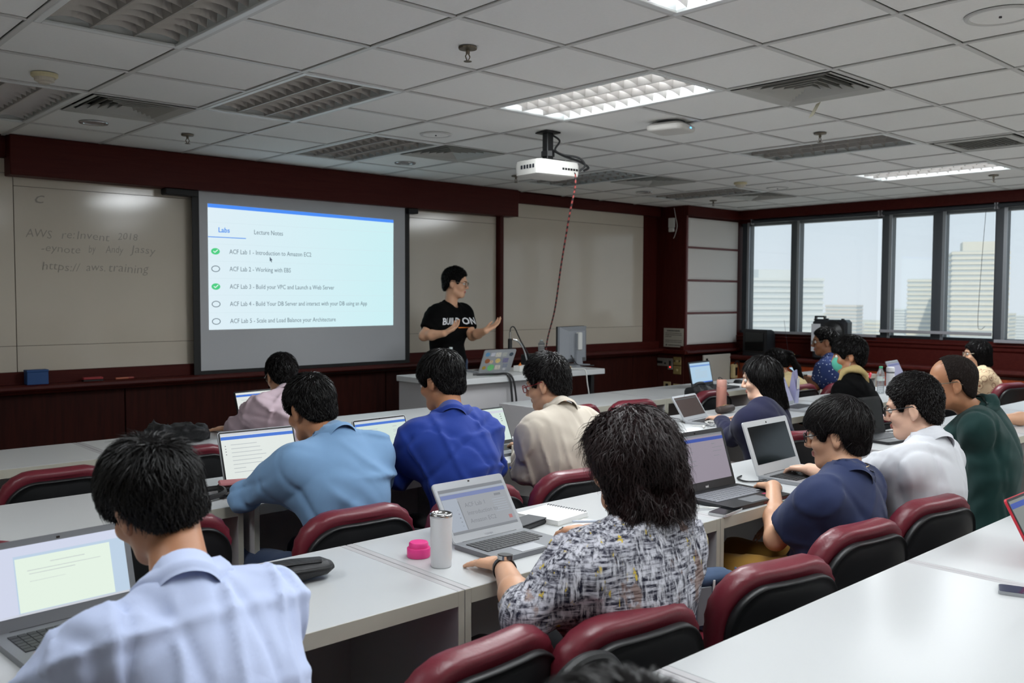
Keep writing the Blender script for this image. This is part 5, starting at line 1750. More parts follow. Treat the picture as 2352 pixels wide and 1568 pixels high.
PD_ = person('man in a white shirt with black glasses and short spiky hair', (3.67, 1.60, 1.105), (3.64, 1.50, .99), (3.56, 1.58, .51), tyaw=2, hyaw=16, pitch=-12, sw=.165, sleeve='elbow',
    arms={-1: dict(el=(3.50, 1.80, .80), wr=(3.62, 2.02, .80), hd=(.20, .8, -.08), curl=.5), 1: dict(el=(3.86, 1.66, .80), wr=(3.80, 1.94, .79), hide=True)}, shirt=C_wht, pants=C_dkp, skin_m=SK_D, hair='short', off=.014, hmat=H_dk,
    top=.010, strand=(7000, .016, .006), glasses=(M_gblk, False), amp=.004, seed=11)
PE = person('balding man in a dark green polo shirt seen in profile', (4.29, 1.70, 1.16), (4.40, 1.60, 1.055), (4.56, 1.62, .52), tyaw=18, hyaw=32, pitch=-8, sw=.168, girth=1.10, sleeve='short',
    arms={-1: dict(el=(4.44, 1.86, .78), wr=(4.58, 1.96, .64), hide=True), 1: dict(el=(4.78, 1.74, .78), wr=(4.72, 1.96, .64), hide=True)}, shirt=C_grn, pants=C_dkp, skin_m=SK_B, hair='bald', off=.010, hmat=H_gry,
    collar='polo', strand=(2500, .02, .002), glasses=(M_gmet, False), amp=.004, seed=13)
PF = person('man in a light-blue shirt with rolled sleeves, seen from behind', (1.82, 3.16, 1.11), (1.83, 2.98, 1.02), (1.78, 2.88, .52), tyaw=4, hyaw=6, pitch=-22, roll=-4, sw=.178, sleeve='elbow',
    arms={-1: dict(el=(1.555, 3.19, .79), wr=(1.76, 3.36, .785), curl=.4), 1: dict(el=(2.10, 3.10, .79), wr=(2.0, 3.36, .785), curl=.4)}, shirt=C_lb, pants=C_jean, skin_m=SK_B, hair='short', off=.019, hmat=H_blk,
    strand=(4500, .035, .006), amp=.006, seed=17, flowtop=(-.01, -.075, .10))
PG = person('man in a royal-blue jacket seen from behind', (2.44, 3.12, 1.185), (2.385, 2.97, 1.06), (2.32, 2.86, .52), tyaw=2, hyaw=12, pitch=-20, sw=.176,
    arms={-1: dict(el=(2.20, 3.10, .80), wr=(2.42, 3.34, .79), curl=.4), 1: dict(el=(2.66, 3.02, .80), wr=(2.55, 3.34, .79), curl=.4)}, shirt=C_roy, pants=C_dkp, skin_m=SK_B, hair='mop', off=.018, hmat=H_blk,
    strand=(4500, .04, .004), amp=.005, seed=19, hem=.12)
PH = person('man in a beige shirt and red glasses looking down at his laptop', (3.07, 3.10, 1.13), (3.03, 2.95, 1.03), (2.93, 2.86, .52), tyaw=4, hyaw=24, pitch=-16, sw=.168,
    arms={-1: dict(el=(2.84, 3.00, .745), wr=(3.15, 3.35, .79), hd=(.25, .7, -.05), curl=.45), 1: dict(el=(3.30, 2.98, .78), wr=(3.28, 3.34, .79), hide=True)}, shirt=C_bei, pants=C_dkp, skin_m=SK_A, hair='short', off=.018, hmat=H_dk,
    top=.012, strand=(4500, .035, .010), glasses=(M_gred, False), amp=.006, seed=23, hem=.10)
PI_ = person('man in a pink shirt leaning over the front-row desk', (2.645, 4.92, 1.075), (2.60, 4.78, .985), (2.53, 4.40, .52), tyaw=6, hyaw=-8, pitch=-18, sw=.180,
    arms={-1: dict(el=(2.34, 4.88, .80), wr=(2.36, 5.00, .775), hd=(-.35, .5, -.05), curl=.15), 1: dict(el=(2.86, 4.86, .80), wr=(2.75, 5.05, .79), hide=True)}, shirt=C_pnk, pants=C_dkp, skin_m=SK_A, hair='short', off=.018, hmat=H_blk, res=1.25,
    strand=(2500, .03, .006), glasses=(M_gmet, False), amp=.006, seed=29)
PJ_ = person('woman in a navy cardigan with shoulder-length black hair', (4.62, 2.90, 1.08), (4.54, 2.82, .945), (4.48, 2.78, .52), tyaw=6, hyaw=26, pitch=-12, sw=.150, girth=.98,
    arms={-1: dict(el=(4.47, 2.98, .745), wr=(4.78, 3.29, .79), hd=(.35, .6, -.05), curl=.35), 1: dict(el=(4.80, 2.90, .78), wr=(4.86, 3.15, .79), hide=True)}, shirt=C_nvc, pants=C_skirt, skin_m=SK_D, hair='long', off=.014, hmat=H_blk, res=1.2,
    collar=None, strand=(4000, .06, .004), amp=.004, seed=31, hem=.12)
PK = person('woman with a black ponytail bent over her desk', (6.95, 4.22, .985), (6.95, 4.10, .87), (6.95, 3.98, .50), tyaw=4, hyaw=30, pitch=-20, sw=.150, girth=.95,
    shirt=C_cream, pants=C_dkp, skin_m=SK_B, hair='tied', off=.010, hmat=H_blk, res=1.5, collar=None, strand=(1200, .03, .003), seed=37, extra_hair=[((0, -.10, .055), (0, -.135, .03), .028, .030), ((0, -.135, .03), (.01, -.155, -.10), .030, .030), ((.01, -.155, -.10), (.015, -.16, -.26), .030, .014)])
PL = person('man in a navy dotted shirt and glasses looking at his phone', (7.47, 4.05, 1.16), (7.45, 3.98, 1.02), (7.42, 3.86, .52), tyaw=16, hyaw=34, pitch=-6, sw=.165, sleeve='short',
    arms={-1: dict(el=(7.30, 4.02, .78), wr=(7.44, 4.24, .83), hd=(.15, .7, .25), curl=.5), 1: dict(el=(7.56, 4.06, .78), wr=(7.52, 4.24, .82), curl=.5)}, shirt=C_dot, pants=C_dkp, skin_m=SK_C, hair='short', off=.014, hmat=H_blk, res=1.4,
    strand=(1800, .03, .008), glasses=(M_gmet, False), seed=41)
PM = person('person in black with a tan scarf and a green surgical mask', (5.90, 3.02, 1.155), (5.83, 2.94, 1.02), (5.72, 2.84, .52), tyaw=8, hyaw=30, pitch=-10, sw=.160, girth=1.02,
    shirt=C_blk, pants=C_dkp, skin_m=SK_B, hair='mop', off=.024, hmat=H_blk, res=1.3, collar='scarf', strand=(2200, .03, .004), seed=43)
PN = person('woman in a beige floral blouse with a black bob, farthest right', (8.63, 3.20, 1.045), (8.62, 3.14, .91), (8.52, 3.04, .50), tyaw=14, hyaw=32, pitch=-4, sw=.145, girth=.95, sleeve='elbow',
    shirt=C_flo, pants=C_dkp, skin_m=SK_A, hair='bob', off=.016, hmat=H_blk, res=1.5, collar=None, strand=(1500, .04, .002), glasses=(M_gmet, True), seed=47)
PO = person('standing presenter in a black t-shirt and glasses gesturing with both hands', (4.815, 5.95, 1.660), (4.785, 6.0, 1.490), (4.80, 6.02, .98), tyaw=192, hyaw=218, pitch=-8, sw=.170, girth=1.04, sleeve='short', stand=True,
    arms={-1: dict(el=(4.94, 5.88, 1.215), wr=(4.90, 5.66, 1.265), hd=(.26, -.12, .17), up=(.1, .1, -1), curl=.25, spread=.16), 1: dict(el=(4.475, 5.94, 1.225), wr=(4.515, 5.73, 1.250), hd=(.26, -.14, .17), up=(-.1, .3, -1), curl=.35, spread=.14)},
    shirt=C_blk, pants=C_jean, skin_m=SK_A, hair='short', off=.014, hmat=H_blk, res=1.25, top=.006, collar='crew', strand=(2500, .022, .008), glasses=(M_gmet, False), seed=53, hem=.16, amp=.003)
PQ = person('person beyond the right picture edge with a bare forearm on the desk', (6.46, 1.76, 1.16), (6.46, 1.66, 1.02), (6.48, 1.60, .52), tyaw=0, hyaw=0, sw=.17, sleeve='short',
    arms={-1: dict(el=(6.24, 1.95, .80), wr=(6.05, 2.12, .79), hd=(-.5, .5, -.02), curl=.3), 1: dict(el=(6.70, 1.80, .80), wr=(6.66, 2.00, .79), hide=True)}, shirt=C_dkp, pants=C_dkp, skin_m=SK_A, hair='short', hmat=H_blk, res=1.6, strand=(600, .03, .006), seed=59)
PR = person('person whose dark hair just shows at the bottom picture edge', (.575, .493, 1.091), (.565, .38, .945), (.54, .26, .49), tyaw=0, hyaw=0, pitch=-14, sw=.17, arms={-1: dict(el=(.36, .52, .80), wr=(.46, .80, .79), hide=True), 1: dict(el=(.84, .52, .80), wr=(.72, .80, .79), hide=True)},
    shirt=C_blk, pants=C_dkp, skin_m=SK_A, hair='mop', off=.02, hmat=H_dk, res=1.3, strand=(5000, .035, .006), seed=61)

# lettering on the presenter's t-shirt, laid onto the chest surface
def on_chest(pr, me, cx, cz, push=.003):
    n = len(me.vertices)
    co = np.empty(n * 3, F32); me.vertices.foreach_get('co', co); co = co.reshape(-1, 3)
    tr_, f_ = -pr['tr'], pr['fw']
    o0 = pr['c7'] + np.array([0, 0, cz])
    start = o0 + np.outer(co[:, 0] + cx, -tr_) * -1 + np.outer(co[:, 1], [0, 0, 1]) + f_ * .45
    t = np.zeros(n)
    for _ in range(40):
        d = pr['shirt_f']((start - np.outer(t, f_)).astype(F32))
        t += np.clip(d, -.02, .05) * .7
    P = start - np.outer(t - push, f_) - pr['base']
    me.vertices.foreach_set('co', P.astype(F32).ravel())
    me.update()
M_prt = mat('white_shirt_print', rgb(214, 214, 218), .7); M_orp = mat('orange_shirt_print', rgb(214, 120, 40), .7)
me = text_mesh('BUILD ON', .078, 0, 'CENTER', offset=.002)
on_chest(PO, me, -.02, -.175)
obj('shirt_lettering', me, M_prt, PO['T'])
g = MB()
vs_ = [(-.05 + .02 * i, z, 0) for i in range(6) for z in (0, .008)]
g.add(vs_, [(2 * i, 2 * i + 2, 2 * i + 3, 2 * i + 1) for i in range(5)])
me = g.mesh('dash'); on_chest(PO, me, .05, -.208)
obj('shirt_dash', me, M_orp, PO['T'])

# face mask
def headpts(pr, pts): return [tuple((np.array(p) @ pr['R'].T) * pr['hs'] + pr['head'] - pr['base']) for p in pts]
rings = []
for z, w, d in ((.000, .052, .088), (-.022, .060, .108), (-.05, .060, .112), (-.08, .054, .104), (-.108, .044, .080)):
    rings.append(headpts(PM, [(w * math.sin(a), .012 + (d - .012) * math.cos(a) ** .6 + .006, z) for a in [math.radians(-86 + 172 * i / 14) for i in range(15)]]))
obj('surgical_mask', MB().loft(rings, cap=False, closed=False), mat('green_mask_cloth', rgb(98, 196, 170), .9), PM['T'], smooth=True)
lp = MB()
for sx in (-1, 1):
    for z in (-.01, -.095):
        lp.tube(headpts(PM, [(sx * .058, .03, z), (sx * .076, .005, (z - .01) * .6), (sx * .084, -.02, -.005)]), .0018, 5)
obj('mask_loops', lp, M_white, PM['T'])
# wrist watches, ring, necklace
def band(pr, s, frac, r, m_, w=.012, face=None, fm=None):
    a = pr['A'][s]
    c = a['el'] * (1 - frac) + a['wr'] * frac - pr['base']
    d = a['wr'] - a['el']; d /= np.linalg.norm(d)
    o = obj('wrist_watch', MB().tube([tuple(c - d * w), tuple(c + d * w)], r, 18), m_, pr['T'], angle=50)
    if face:
        u = np.array(face, float); u -= d * (u @ d); u /= np.linalg.norm(u)
        p = c + u * (r - .004)
        obj('watch_case', MB().tube([tuple(p), tuple(p + u * .011)], .022, 22), M_chrome, o)
        obj('watch_face', MB().tube([tuple(p + u * .010), tuple(p + u * .0125)], .019, 22), fm or M_black, o)
band(PB, -1, .90, .034, M_black, .011, face=(-.3, -.5, 1))
band(PL, -1, .85, .034, M_chrome, .010, face=(-.4, -.6, .5), fm=mat('watch_silver', rgb(190, 190, 180), .3))
nk = []
ndv = PC['nj'] - PC['c7']
for k in range(37):
    an = 2 * PI * k / 36
    nk.append(tuple(PC['c7'] + np.array([0, 0, .028]) + PC['tr'] * .067 * math.cos(an) + PC['fw'] * (.067 * math.sin(an) + .015) - np.array([0, 0, .02 * max(0, math.sin(an))]) - PC['base']))
obj('necklace', MB().tube(nk, .0016, 5, cap=False), mat('gold_chain', rgb(190, 160, 110), .3, metal=1.0), PC['T'])
hpm = hand_prims(PB['A'][-1]['wr'], np.array((.10, .9, -.12)), (0, 0, 1), 1, .12, .15)
ca, cb = (np.array(q) for q in hpm[1][1][0][:2])
mid = ca * .5 + cb * .5 - PB['base']; dd = (cb - ca) / np.linalg.norm(cb - ca)
obj('finger_ring', MB().tube([tuple(mid - dd * .002), tuple(mid + dd * .002)], .0098, 14), mat('gold', rgb(220, 180, 90), .25, metal=1.0), PB['T'])
# ------------------------------------------------------------------ laptops
M_kb = mat('black_keys', rgb(30, 31, 34), .5); M_kbs = mat('silver_deck', rgb(166, 168, 172), .4, metal=.5); M_grey = mat('grey_deck', rgb(112, 114, 118), .45, metal=.3); M_blkl = mat('black_laptop_plastic', rgb(24, 25, 28), .4)
M_wht2 = mat('white_silver_lid', rgb(204, 206, 208), .4, metal=.2); M_key2 = mat('dark_grey_keys', rgb(48, 50, 54), .5); M_red = mat('red_rim_plastic', rgb(196, 44, 60), .35)
KBM = {}
def laptop(x, y, z, yaw, w, d, lh, tilt, deck, lid, bez, scr, label, content=(), keys=True, name='laptop', bz=.012, keym=None, top=0.0):
    Lp = empty(name, (x, y, z), math.radians(yaw), label, 'laptop', 'open laptops')
    th = .016
    ol_ = rrect(-w / 2, w / 2, -d, 0.006, .012, 3)
    obj('base', MB().loft([[(a, b2, 0.001) for a, b2 in ol_], [(a, b2, th) for a, b2 in ol_]]), deck, Lp)
    if keys:
        key_ = (round(w, 3), round(d, 3), (keym or M_kb).name)
        if key_ not in KBM:
            mb = MB()
            kw, x0, y0 = (w * .86) / 14.5, -w * .43, -d * .14
            kd = min(kw, d * .46 / 5.5)
            for r_ in range(6):
                xx = x0
                for c_ in range(14 if r_ < 5 else 8):
                    ww = kw * (1.0 if r_ < 5 else (3.9 if c_ == 3 else 1.2))
                    if xx + ww > w * .435: break
                    mb.box(xx + kw * .06, xx + ww - kw * .06, y0 - kd * (r_ + .94), y0 - kd * (r_ + .06), th, th + .0022)
                    xx += ww
            KBM[key_] = mb.mesh('keyboard'); KBM[key_].materials.append(keym or M_kb)
        ko = obj('keyboard', KBM[key_], None, Lp); ko['kind'] = 'stuff'
    obj('touchpad', MB().box(-w * .16, w * .16, -d * .96, -d * .70, th, th + .0008), M_grey if deck is not M_grey else M_kbs, Lp)
    t = math.radians(-tilt)
    lt = .007
    lidp = rrect(-w / 2, w / 2, .004, lh, .012, 3)
    LD = obj('lid', MB().prism(lidp, 0.0, lt, 'y'), lid, Lp, (0, 0, th * .5), (t, 0, 0))
    obj('bezel', MB().prism(rrect(-w / 2 + .003, w / 2 - .003, .008, lh - .003, .010, 3), -.0012, 0.0002, 'y'), bez, LD)
    s0, s1, t0, t1 = -w / 2 + bz, w / 2 - bz, .012 + bz * 1.6, lh - bz - top
    SCN = obj('screen', MB().box(s0, s1, -.0022, -.0010, t0, t1), scr, LD)
    for c_ in content:
        nm, u0, u1, v0, v1, m_ = c_
        obj(nm, MB().box(s0 + (s1 - s0) * u0, s0 + (s1 - s0) * u1, -.0028, -.0021, t0 + (t1 - t0) * v0, t0 + (t1 - t0) * v1), m_, SCN)
    obj('hinge', MB().tube([(-w * .38, .002, th * .7), (w * .38, .002, th * .7)], .006, 8), M_kb, Lp)
    obj('webcam', MB().box(-.004, .004, -.0018, -.001, lh - bz * .75, lh - bz * .45), M_iris, LD)
    return Lp, LD, SCN
G = glow
S_white = G('page_white', rgb(222, 228, 224)); S_warm = G('page_warm', rgb(206, 222, 214)); S_blue = G('app_bar_blue', rgb(62, 112, 206)); S_tool = G('toolbar_grey', rgb(200, 204, 212)); S_line = G('text_grey', rgb(178, 184, 188)); S_dk = G('text_dark', rgb(110, 112, 118))
S_doc = G('document_backdrop', rgb(186, 206, 226)); S_docp = G('document_page', rgb(226, 240, 226)); S_rib = G('ribbon_pale', rgb(206, 212, 232)); S_cy = G('page_cyan', rgb(168, 198, 220)); S_dark = mat('screen_off_glass', rgb(20, 22, 24), .12)
S_lil = G('page_lilac', rgb(140, 140, 168)); S_lil2 = G('lilac_bar', rgb(96, 100, 146)); S_mau = G('page_mauve', rgb(142, 134, 146)); S_navy = G('bar_navy', rgb(44, 72, 158)); S_tosh = G('page_grey', rgb(148, 152, 158)); S_tb = G('bar_grey_blue', rgb(112, 124, 168)); S_tl = G('pale_text', rgb(120, 124, 130)); S_tn = G('nav_grey', rgb(158, 166, 178))
S_tan = mat('glossy_screen_brown', rgb(70, 58, 56), .10); S_ind = G('icon_red', rgb(170, 110, 110)); S_grn2 = G('dim_grey_page', rgb(120, 124, 122))
def page(bar, line, n=6, x0=.10, x1=.55, seed=1, barv=(.86, .93)):
    r_ = random.Random(seed)
    c_ = [('app_bar', 0, 1, barv[0], barv[1], bar)]
    for k in range(n):
        v = .74 - k * .68 / n
        c_.append(('text_line', x0, r_.uniform(x0 + .15, x1), v, v + .012, line))
    return c_
side = [('text_line', .72, .80, .76, .775, S_line), ('text_line', .72, .92, .66, .672, S_line), ('text_line', .72, .88, .62, .632, S_line), ('text_line', .72, .84, .52, .532, S_line)]
laptop(.675, 2.325, .75, 4, .345, .24, .215, 16, M_grey, M_grey, M_grey, S_doc, 'grey laptop showing a text document, in front of the pale-blue shirt man',
       [('ribbon', 0, 1, .86, 1, S_rib), ('left_pane', 0, .16, 0, .86, S_rib), ('document_page', .17, .88, .04, .82, S_docp), ('text_line', .42, .68, .70, .715, S_line), ('text_line', .25, .80, .62, .632, S_line), ('text_line', .26, .60, .57, .582, S_line), ('text_line', .26, .52, .46, .472, S_line), ('task_bar', 0, 1, 0, .03, S_tool)], bz=.016)
Lt, ld, scn = laptop(1.94, 2.215, .75, 0, .305, .215, .215, 34, M_grey, M_kbs, M_kbs, S_tosh, 'silver laptop with a lab page open, beside the white tumbler',
       [('title_bar', 0, 1, .93, 1, S_tl), ('address_bar', 0, 1, .88, .92, S_tn), ('app_bar', 0, 1, .78, .87, S_tb), ('left_pane', .0, .22, .06, .77, S_tn), ('pane_edge', .225, .235, .06, .70, S_tl), ('task_bar', 0, 1, 0, .05, S_tl), ('badge', .80, .90, .68, .73, S_tl), ('round_icon', .90, .95, .12, .20, S_ind)]
       + [('text_line', .74, .95, .60 - .055 * k, .61 - .055 * k, S_tn) for k in range(6)] + [('bullet', .17, .19, .50 - .09 * k, .525 - .09 * k, S_tl) for k in range(5)], bz=.014, top=.012)
for k, t_ in enumerate(('ACF Lab 1', 'Introduction to', 'Amazon EC2')):
    obj('screen_text', text_mesh(t_, .021, 0), S_tl, scn, (-.055, -.0030, .118 - .028 * k), (PI / 2, 0, 0))
obj('brand_text', text_mesh('TOSHIBA', .009, 0, 'CENTER'), M_grey, ld, (0, -.0016, .014), (PI / 2, 0, 0))
Lm, ld, scn = laptop(3.075, 2.165, .75, -2, .385, .265, .25, 18, M_blkl, M_blkl, M_blkl, S_mau, 'black gaming laptop with a mauve page, behind the woman\'s hair', page(S_navy, S_tl, 7, .12, .5, 3, (.85, .92)) + [('title_bar', 0, 1, .96, 1, S_tl), ('text_line', .76, .82, .76, .775, S_tl), ('text_line', .76, .95, .68, .69, S_tl), ('text_line', .76, .92, .60, .61, S_tl), ('text_line', .76, .86, .50, .51, S_tl)], bz=.018, keym=mat('light_grey_keys', rgb(120, 122, 128), .5))
obj('brand_text', text_mesh('msi', .014, 0, 'CENTER', offset=.0006), M_white, ld, (0, -.0016, .016), (PI / 2, 0, 0))
obj('sticker', MB().box(.10, .17, -.20, -.185, .016, .0168), mat('pink_sticker', rgb(170, 60, 90), .4), Lm)
obj('sticker', MB().box(.10, .17, -.232, -.202, .016, .0168), M_grey, Lm)
obj('red_edge', MB().box(.0, .18, -.2665, -.265, .004, .010), mat('dark_red_edge', rgb(90, 20, 24), .4), Lm)
laptop(3.66, 2.185, .75, 2, .385, .26, .25, 20, M_kbs, M_wht2, M_wht2, S_dark, 'silver-white laptop with a dark screen, between the navy and white shirts', [], bz=.026)
laptop(1.81, 3.52, .75, -3, .345, .235, .235, 20, M_kbs, M_kbs, M_blkl, S_white, 'slim laptop with a blue page bar in front of the light-blue shirt', page(S_blue, S_line, 8, .12, .6, 5) + [('title_bar', 0, 1, .945, 1, S_tool)] + [('bullet', .04, .055, .72 - .06 * k, .735 - .06 * k, S_dk) for k in range(4)], bz=.010)
laptop(2.50, 3.60, .75, 4, .325, .225, .215, 20, M_kbs, M_wht2, M_blkl, S_warm, 'slim laptop between the light-blue shirt and the royal-blue jacket', page(S_blue, S_line, 2, .12, .45, 6) + side + [('title_bar', 0, 1, .95, 1, S_tool)], bz=.010)
laptop(3.135, 3.56, .75, 3, .315, .22, .215, 24, M_grey, M_grey, M_blkl, S_cy if False else S_warm, 'dark-rimmed laptop between the royal-blue jacket and the beige shirt', page(S_tool, S_line, 3, .5, .9, 7) + [('bullet', .88, .91, .80 - .07 * k, .82 - .07 * k, S_dk) for k in range(4)], bz=.010)
laptop(2.63, 5.12, .75, 8, .33, .22, .22, 18, M_blkl, M_blkl, M_blkl, S_white, 'dark laptop with a blue page bar peeking out left of the pink shirt', page(S_blue, S_line, 4, .1, .6, 8), bz=.010)
laptop(4.82, 3.485, .75, 8, .315, .22, .185, 33, M_kbs, M_kbs, M_kbs, S_tan, 'thin silver laptop with brownish screen reflection by the white earphones', [('title_bar', 0, 1, .88, .93, M_kb)], bz=.014)
laptop(6.68, 4.77, .75, 7, .385, .26, .225, 12, M_blkl, M_blkl, M_blkl, S_cy, 'dark laptop with pale blue screen on the front-row desk near the column', [('app_bar', 0, 1, .82, .90, G('bar_sky', rgb(108, 146, 204))), ('text_line', .25, .5, .64, .655, S_line), ('task_bar', .35, 1, 0, .05, S_blue)] + [('text_line', .2, .8, .55 - .06 * k, .56 - .06 * k, S_line) for k in range(6)], bz=.014)
laptop(7.86, 4.90, .75, 9, .36, .24, .22, 14, M_blkl, M_blkl, M_blkl, S_cy, 'blue-screen laptop half hidden behind the navy cardigan woman\'s hair', [('app_bar', 0, 1, .5, .62, S_white)], bz=.012)
laptop(5.91, 3.50, .75, 8, .36, .25, .225, 24, M_kbs, M_grey, M_kbs, S_lil, 'laptop with lilac screen right of the navy cardigan', [('app_bar', 0, 1, .84, .92, S_lil2)], bz=.012)
laptop(5.02, 2.44, .75, -8, .345, .24, .22, 12, M_blkl, M_blkl, M_blkl, S_dark, 'flat black laptop on the desk with an end panel, behind the white shirt', [], bz=.014, keym=M_key2)
laptop(8.18, 3.66, .75, 8, .34, .23, .24, 26, M_kbs, M_kbs, M_kbs, S_lil, 'laptop with lilac screen behind the white tumbler', [('app_bar', 0, 1, .80, .90, S_lil2), ('title_bar', 0, 1, .93, 1, S_tl)], bz=.012)
laptop(3.075, .885, .75, 0, .33, .23, .215, 28, M_red, M_red, M_blkl, S_grn2, 'red-rimmed laptop at the right picture edge on the nearest desk', [('app_bar', 0, 1, .86, .95, S_navy)], bz=.010)
# presenter's laptop with stickers
Lq, ld, scn = laptop(4.875, 5.53, PZ, 172, .305, .215, .21, 28, M_kbs, M_kbs, M_blkl, S_white, 'silver laptop covered in stickers on the podium', [], bz=.010)
stk = [('sticker_round', -.115, .17, .022, rgb(90, 140, 180)), ('sticker_square', -.062, .168, .020, rgb(196, 196, 206)), ('sticker_square', -.01, .165, .026, rgb(206, 202, 190)), ('sticker_square', .05, .165, .022, rgb(176, 178, 172)), ('sticker_round', .115, .165, .020, rgb(50, 66, 80)),
       ('sticker_round', -.10, .108, .024, rgb(150, 84, 44)), ('sticker_round', -.06, .10, .018, rgb(206, 180, 150)), ('sticker_round', .0, .108, .024, rgb(214, 190, 120)), ('sticker_square', .075, .11, .026, rgb(120, 116, 150)), ('sticker_round', -.115, .045, .018, rgb(170, 140, 50)),
       ('sticker_round', -.05, .045, .033, rgb(110, 190, 120)), ('sticker_square', .015, .045, .026, rgb(206, 198, 186)), ('sticker_square', .085, .058, .022, rgb(130, 136, 150)), ('sticker_square', .085, .026, .014, rgb(196, 196, 200))]
for k, (nm, a, v, r_, c_) in enumerate(stk):
    pl = [(-a + r_ * math.cos(q * PI / 8) * 1.0, v + r_ * math.sin(q * PI / 8) * .9) for q in range(16)] if 'round' in nm else rrect(-a - r_, -a + r_, v - r_ * .8, v + r_ * .8, .004, 2)
    obj(nm, MB().prism(pl, .0072, .0078, 'y'), mat('sticker_ink_%d' % k, c_, .4, noise=(90, .35)), ld)

# ------------------------------------------------------------------ things on the desks
DZ = .7505
t = empty('travel_tumbler', (1.645, 2.10, DZ), 0, 'white travel tumbler with an open steel rim beside the pink lid', 'tumbler')
obj('tumbler_body', MB().lathe([(.028, 0), (.031, .004), (.031, .02), (.0318, .022), (.032, .11), (.033, .135), (.034, .150)], 32), mat('satin_white', rgb(222, 222, 224), .35), t, angle=40)
obj('steel_rim', MB().lathe([(.034, .149), (.0335, .158), (.029, .160), (.027, .150), (.024, .135), (.01, .13)], 32), M_chrome, t, smooth=True)
t = empty('tumbler_lid', (1.655, 2.225, DZ), 0, 'bright pink plastic lid standing beside the white tumbler', 'lid')
M_pk = mat('hot_pink_plastic', rgb(224, 56, 134), .4)
obj('lid_skirt', MB().lathe([(.034, 0), (.036, .003), (.036, .027), (.034, .030), (.01, .030)], 32), M_pk, t, angle=40)
obj('lid_cap', MB().lathe([(.030, .030), (.030, .042), (.027, .046), (.010, .047)], 32), M_pk, t, angle=40)
NB = empty('spiral_notebook', (2.312, 2.30, DZ), math.radians(8), 'open-topped white spiral notebook behind the silver laptop', 'notebook')
obj('back_cover', MB().box(-.092, .092, -.095, .095, .0, .002), M_white, NB)
obj('page_block', MB().box(-.090, .090, -.093, .093, .002, .017, .001), mat('notebook_paper', rgb(224, 224, 222), .7), NB)
obj('top_sheet', MB().box(-.090, .090, -.093, .093, .0175, .0182), mat('top_paper', rgb(230, 230, 230), .7), NB)
for k in range(15):
    obj('spiral_ring', MB().tube([(.086 + .009 * math.cos(q), -.084 + .012 * k, .010 + .012 * math.sin(q)) for q in [2 * PI * j / 10 for j in range(11)]], .0013, 5, cap=False), M_dark, NB)
t = empty('phone_wallet', (2.155, 2.275, DZ), math.radians(12), 'dark phone wallet lying between the laptop and the notebook', 'wallet')
obj('case', MB().box(-.075, .075, -.042, .042, 0, .018, .006), M_blkl, t)
obj('cover', MB().box(-.073, .073, -.040, .040, .018, .022, .002), mat('dark_grey_leather', rgb(52, 54, 58), .5), t)
t = empty('paper_slip', (2.33, 2.14, DZ), math.radians(20), 'sheet of white paper under the blue pen', 'paper')
obj('sheet', MB().box(-.05, .07, -.07, .05, 0, .001), mat('top_paper', rgb(230, 230, 230), .7), t)
t = empty('blue_pen', (2.36, 2.15, DZ + .006), math.radians(-40), 'blue pen lying on the paper by the mouse hand', 'pen')
obj('barrel', MB().tube([(-.07, 0, 0), (.04, 0, 0)], .004, 8), mat('clear_grey', rgb(170, 176, 190), .3), t)
obj('cap', MB().tube([(.035, 0, 0), (.075, 0, 0)], .0055, 8), mat('blue_cap', rgb(40, 70, 200), .35), t)
def mouse(x, y, yaw, label, m_=M_blkl):
    t = empty('computer_mouse', (x, y, DZ), math.radians(yaw), label, 'mouse', 'computer mice')
    ol_ = [(.030 * math.cos(q), .052 * math.sin(q)) for q in [2 * PI * j / 20 for j in range(20)]]
    obj('shell', MB().loft([[(a * s, b2 * s, z) for a, b2 in ol_] for s, z in ((.95, .001), (1, .008), (.96, .018), (.80, .028), (.45, .034), (.1, .036))]), m_, t, smooth=True)
    obj('scroll_wheel', MB().tube([(-.003, .028, .028), (.003, .028, .028)], .008, 12), M_grey, t)
mouse(2.145, 2.055, -4, 'black mouse under the patterned-blouse woman\'s right hand')
mouse(3.335, 2.03, -15, 'black mouse under the navy t-shirt man\'s left hand')
mouse(7.22, 4.76, 10, 'black mouse right of the pale blue laptop screen')
P_ = empty('zip_pouch', (1.17, 2.275, DZ), math.radians(-8), 'soft black zip pouch lying beside the pale-blue shirt', 'pouch')
rings = []
for u, hw, hz in ((-.19, .03, .010), (-.175, .052, .022), (-.06, .060, .030), (.08, .060, .030), (.165, .050, .024), (.19, .030, .012)):
    rings.append([(u, hw * math.cos(q), .030 + hz * math.sin(q) * (1 if math.sin(q) > 0 else .95)) for q in [2 * PI * j / 16 for j in range(16)]])
obj('pouch_body', MB().loft(rings), mat('black_nylon', rgb(22, 22, 25), .6, bump=(60, .3)), P_, smooth=True)
obj('zip', MB().tube([(-.18, -.048, .036), (-.06, -.060, .042), (.08, -.060, .042), (.17, -.046, .036), (.188, -.02, .034)], .004, 6), M_shell, P_)
obj('flap_fold', MB().tube([(-.17, -.03, .052), (.0, -.035, .061), (.15, -.028, .052)], .007, 6), MATS['black_nylon'], P_)
t = empty('smartphone', (2.845, 1.925, DZ), math.radians(8), 'smartphone with a pale edge at the desk front under the gaming laptop corner', 'phone')
obj('phone_body', MB().prism(rrect(-.075, .075, -.036, .036, .010, 3), 0, .009), M_wht2, t)
obj('screen_glass', MB().prism(rrect(-.073, .073, -.034, .034, .009, 3), .009, .0098), S_dark, t)
t = empty('smartphone', (2.665, .835, DZ), math.radians(20), 'smartphone with a metal edge at the right picture edge on the nearest desk', 'phone')
obj('phone_body', MB().prism(rrect(-.036, .036, -.075, .075, .010, 3), 0, .009), M_kbs, t)
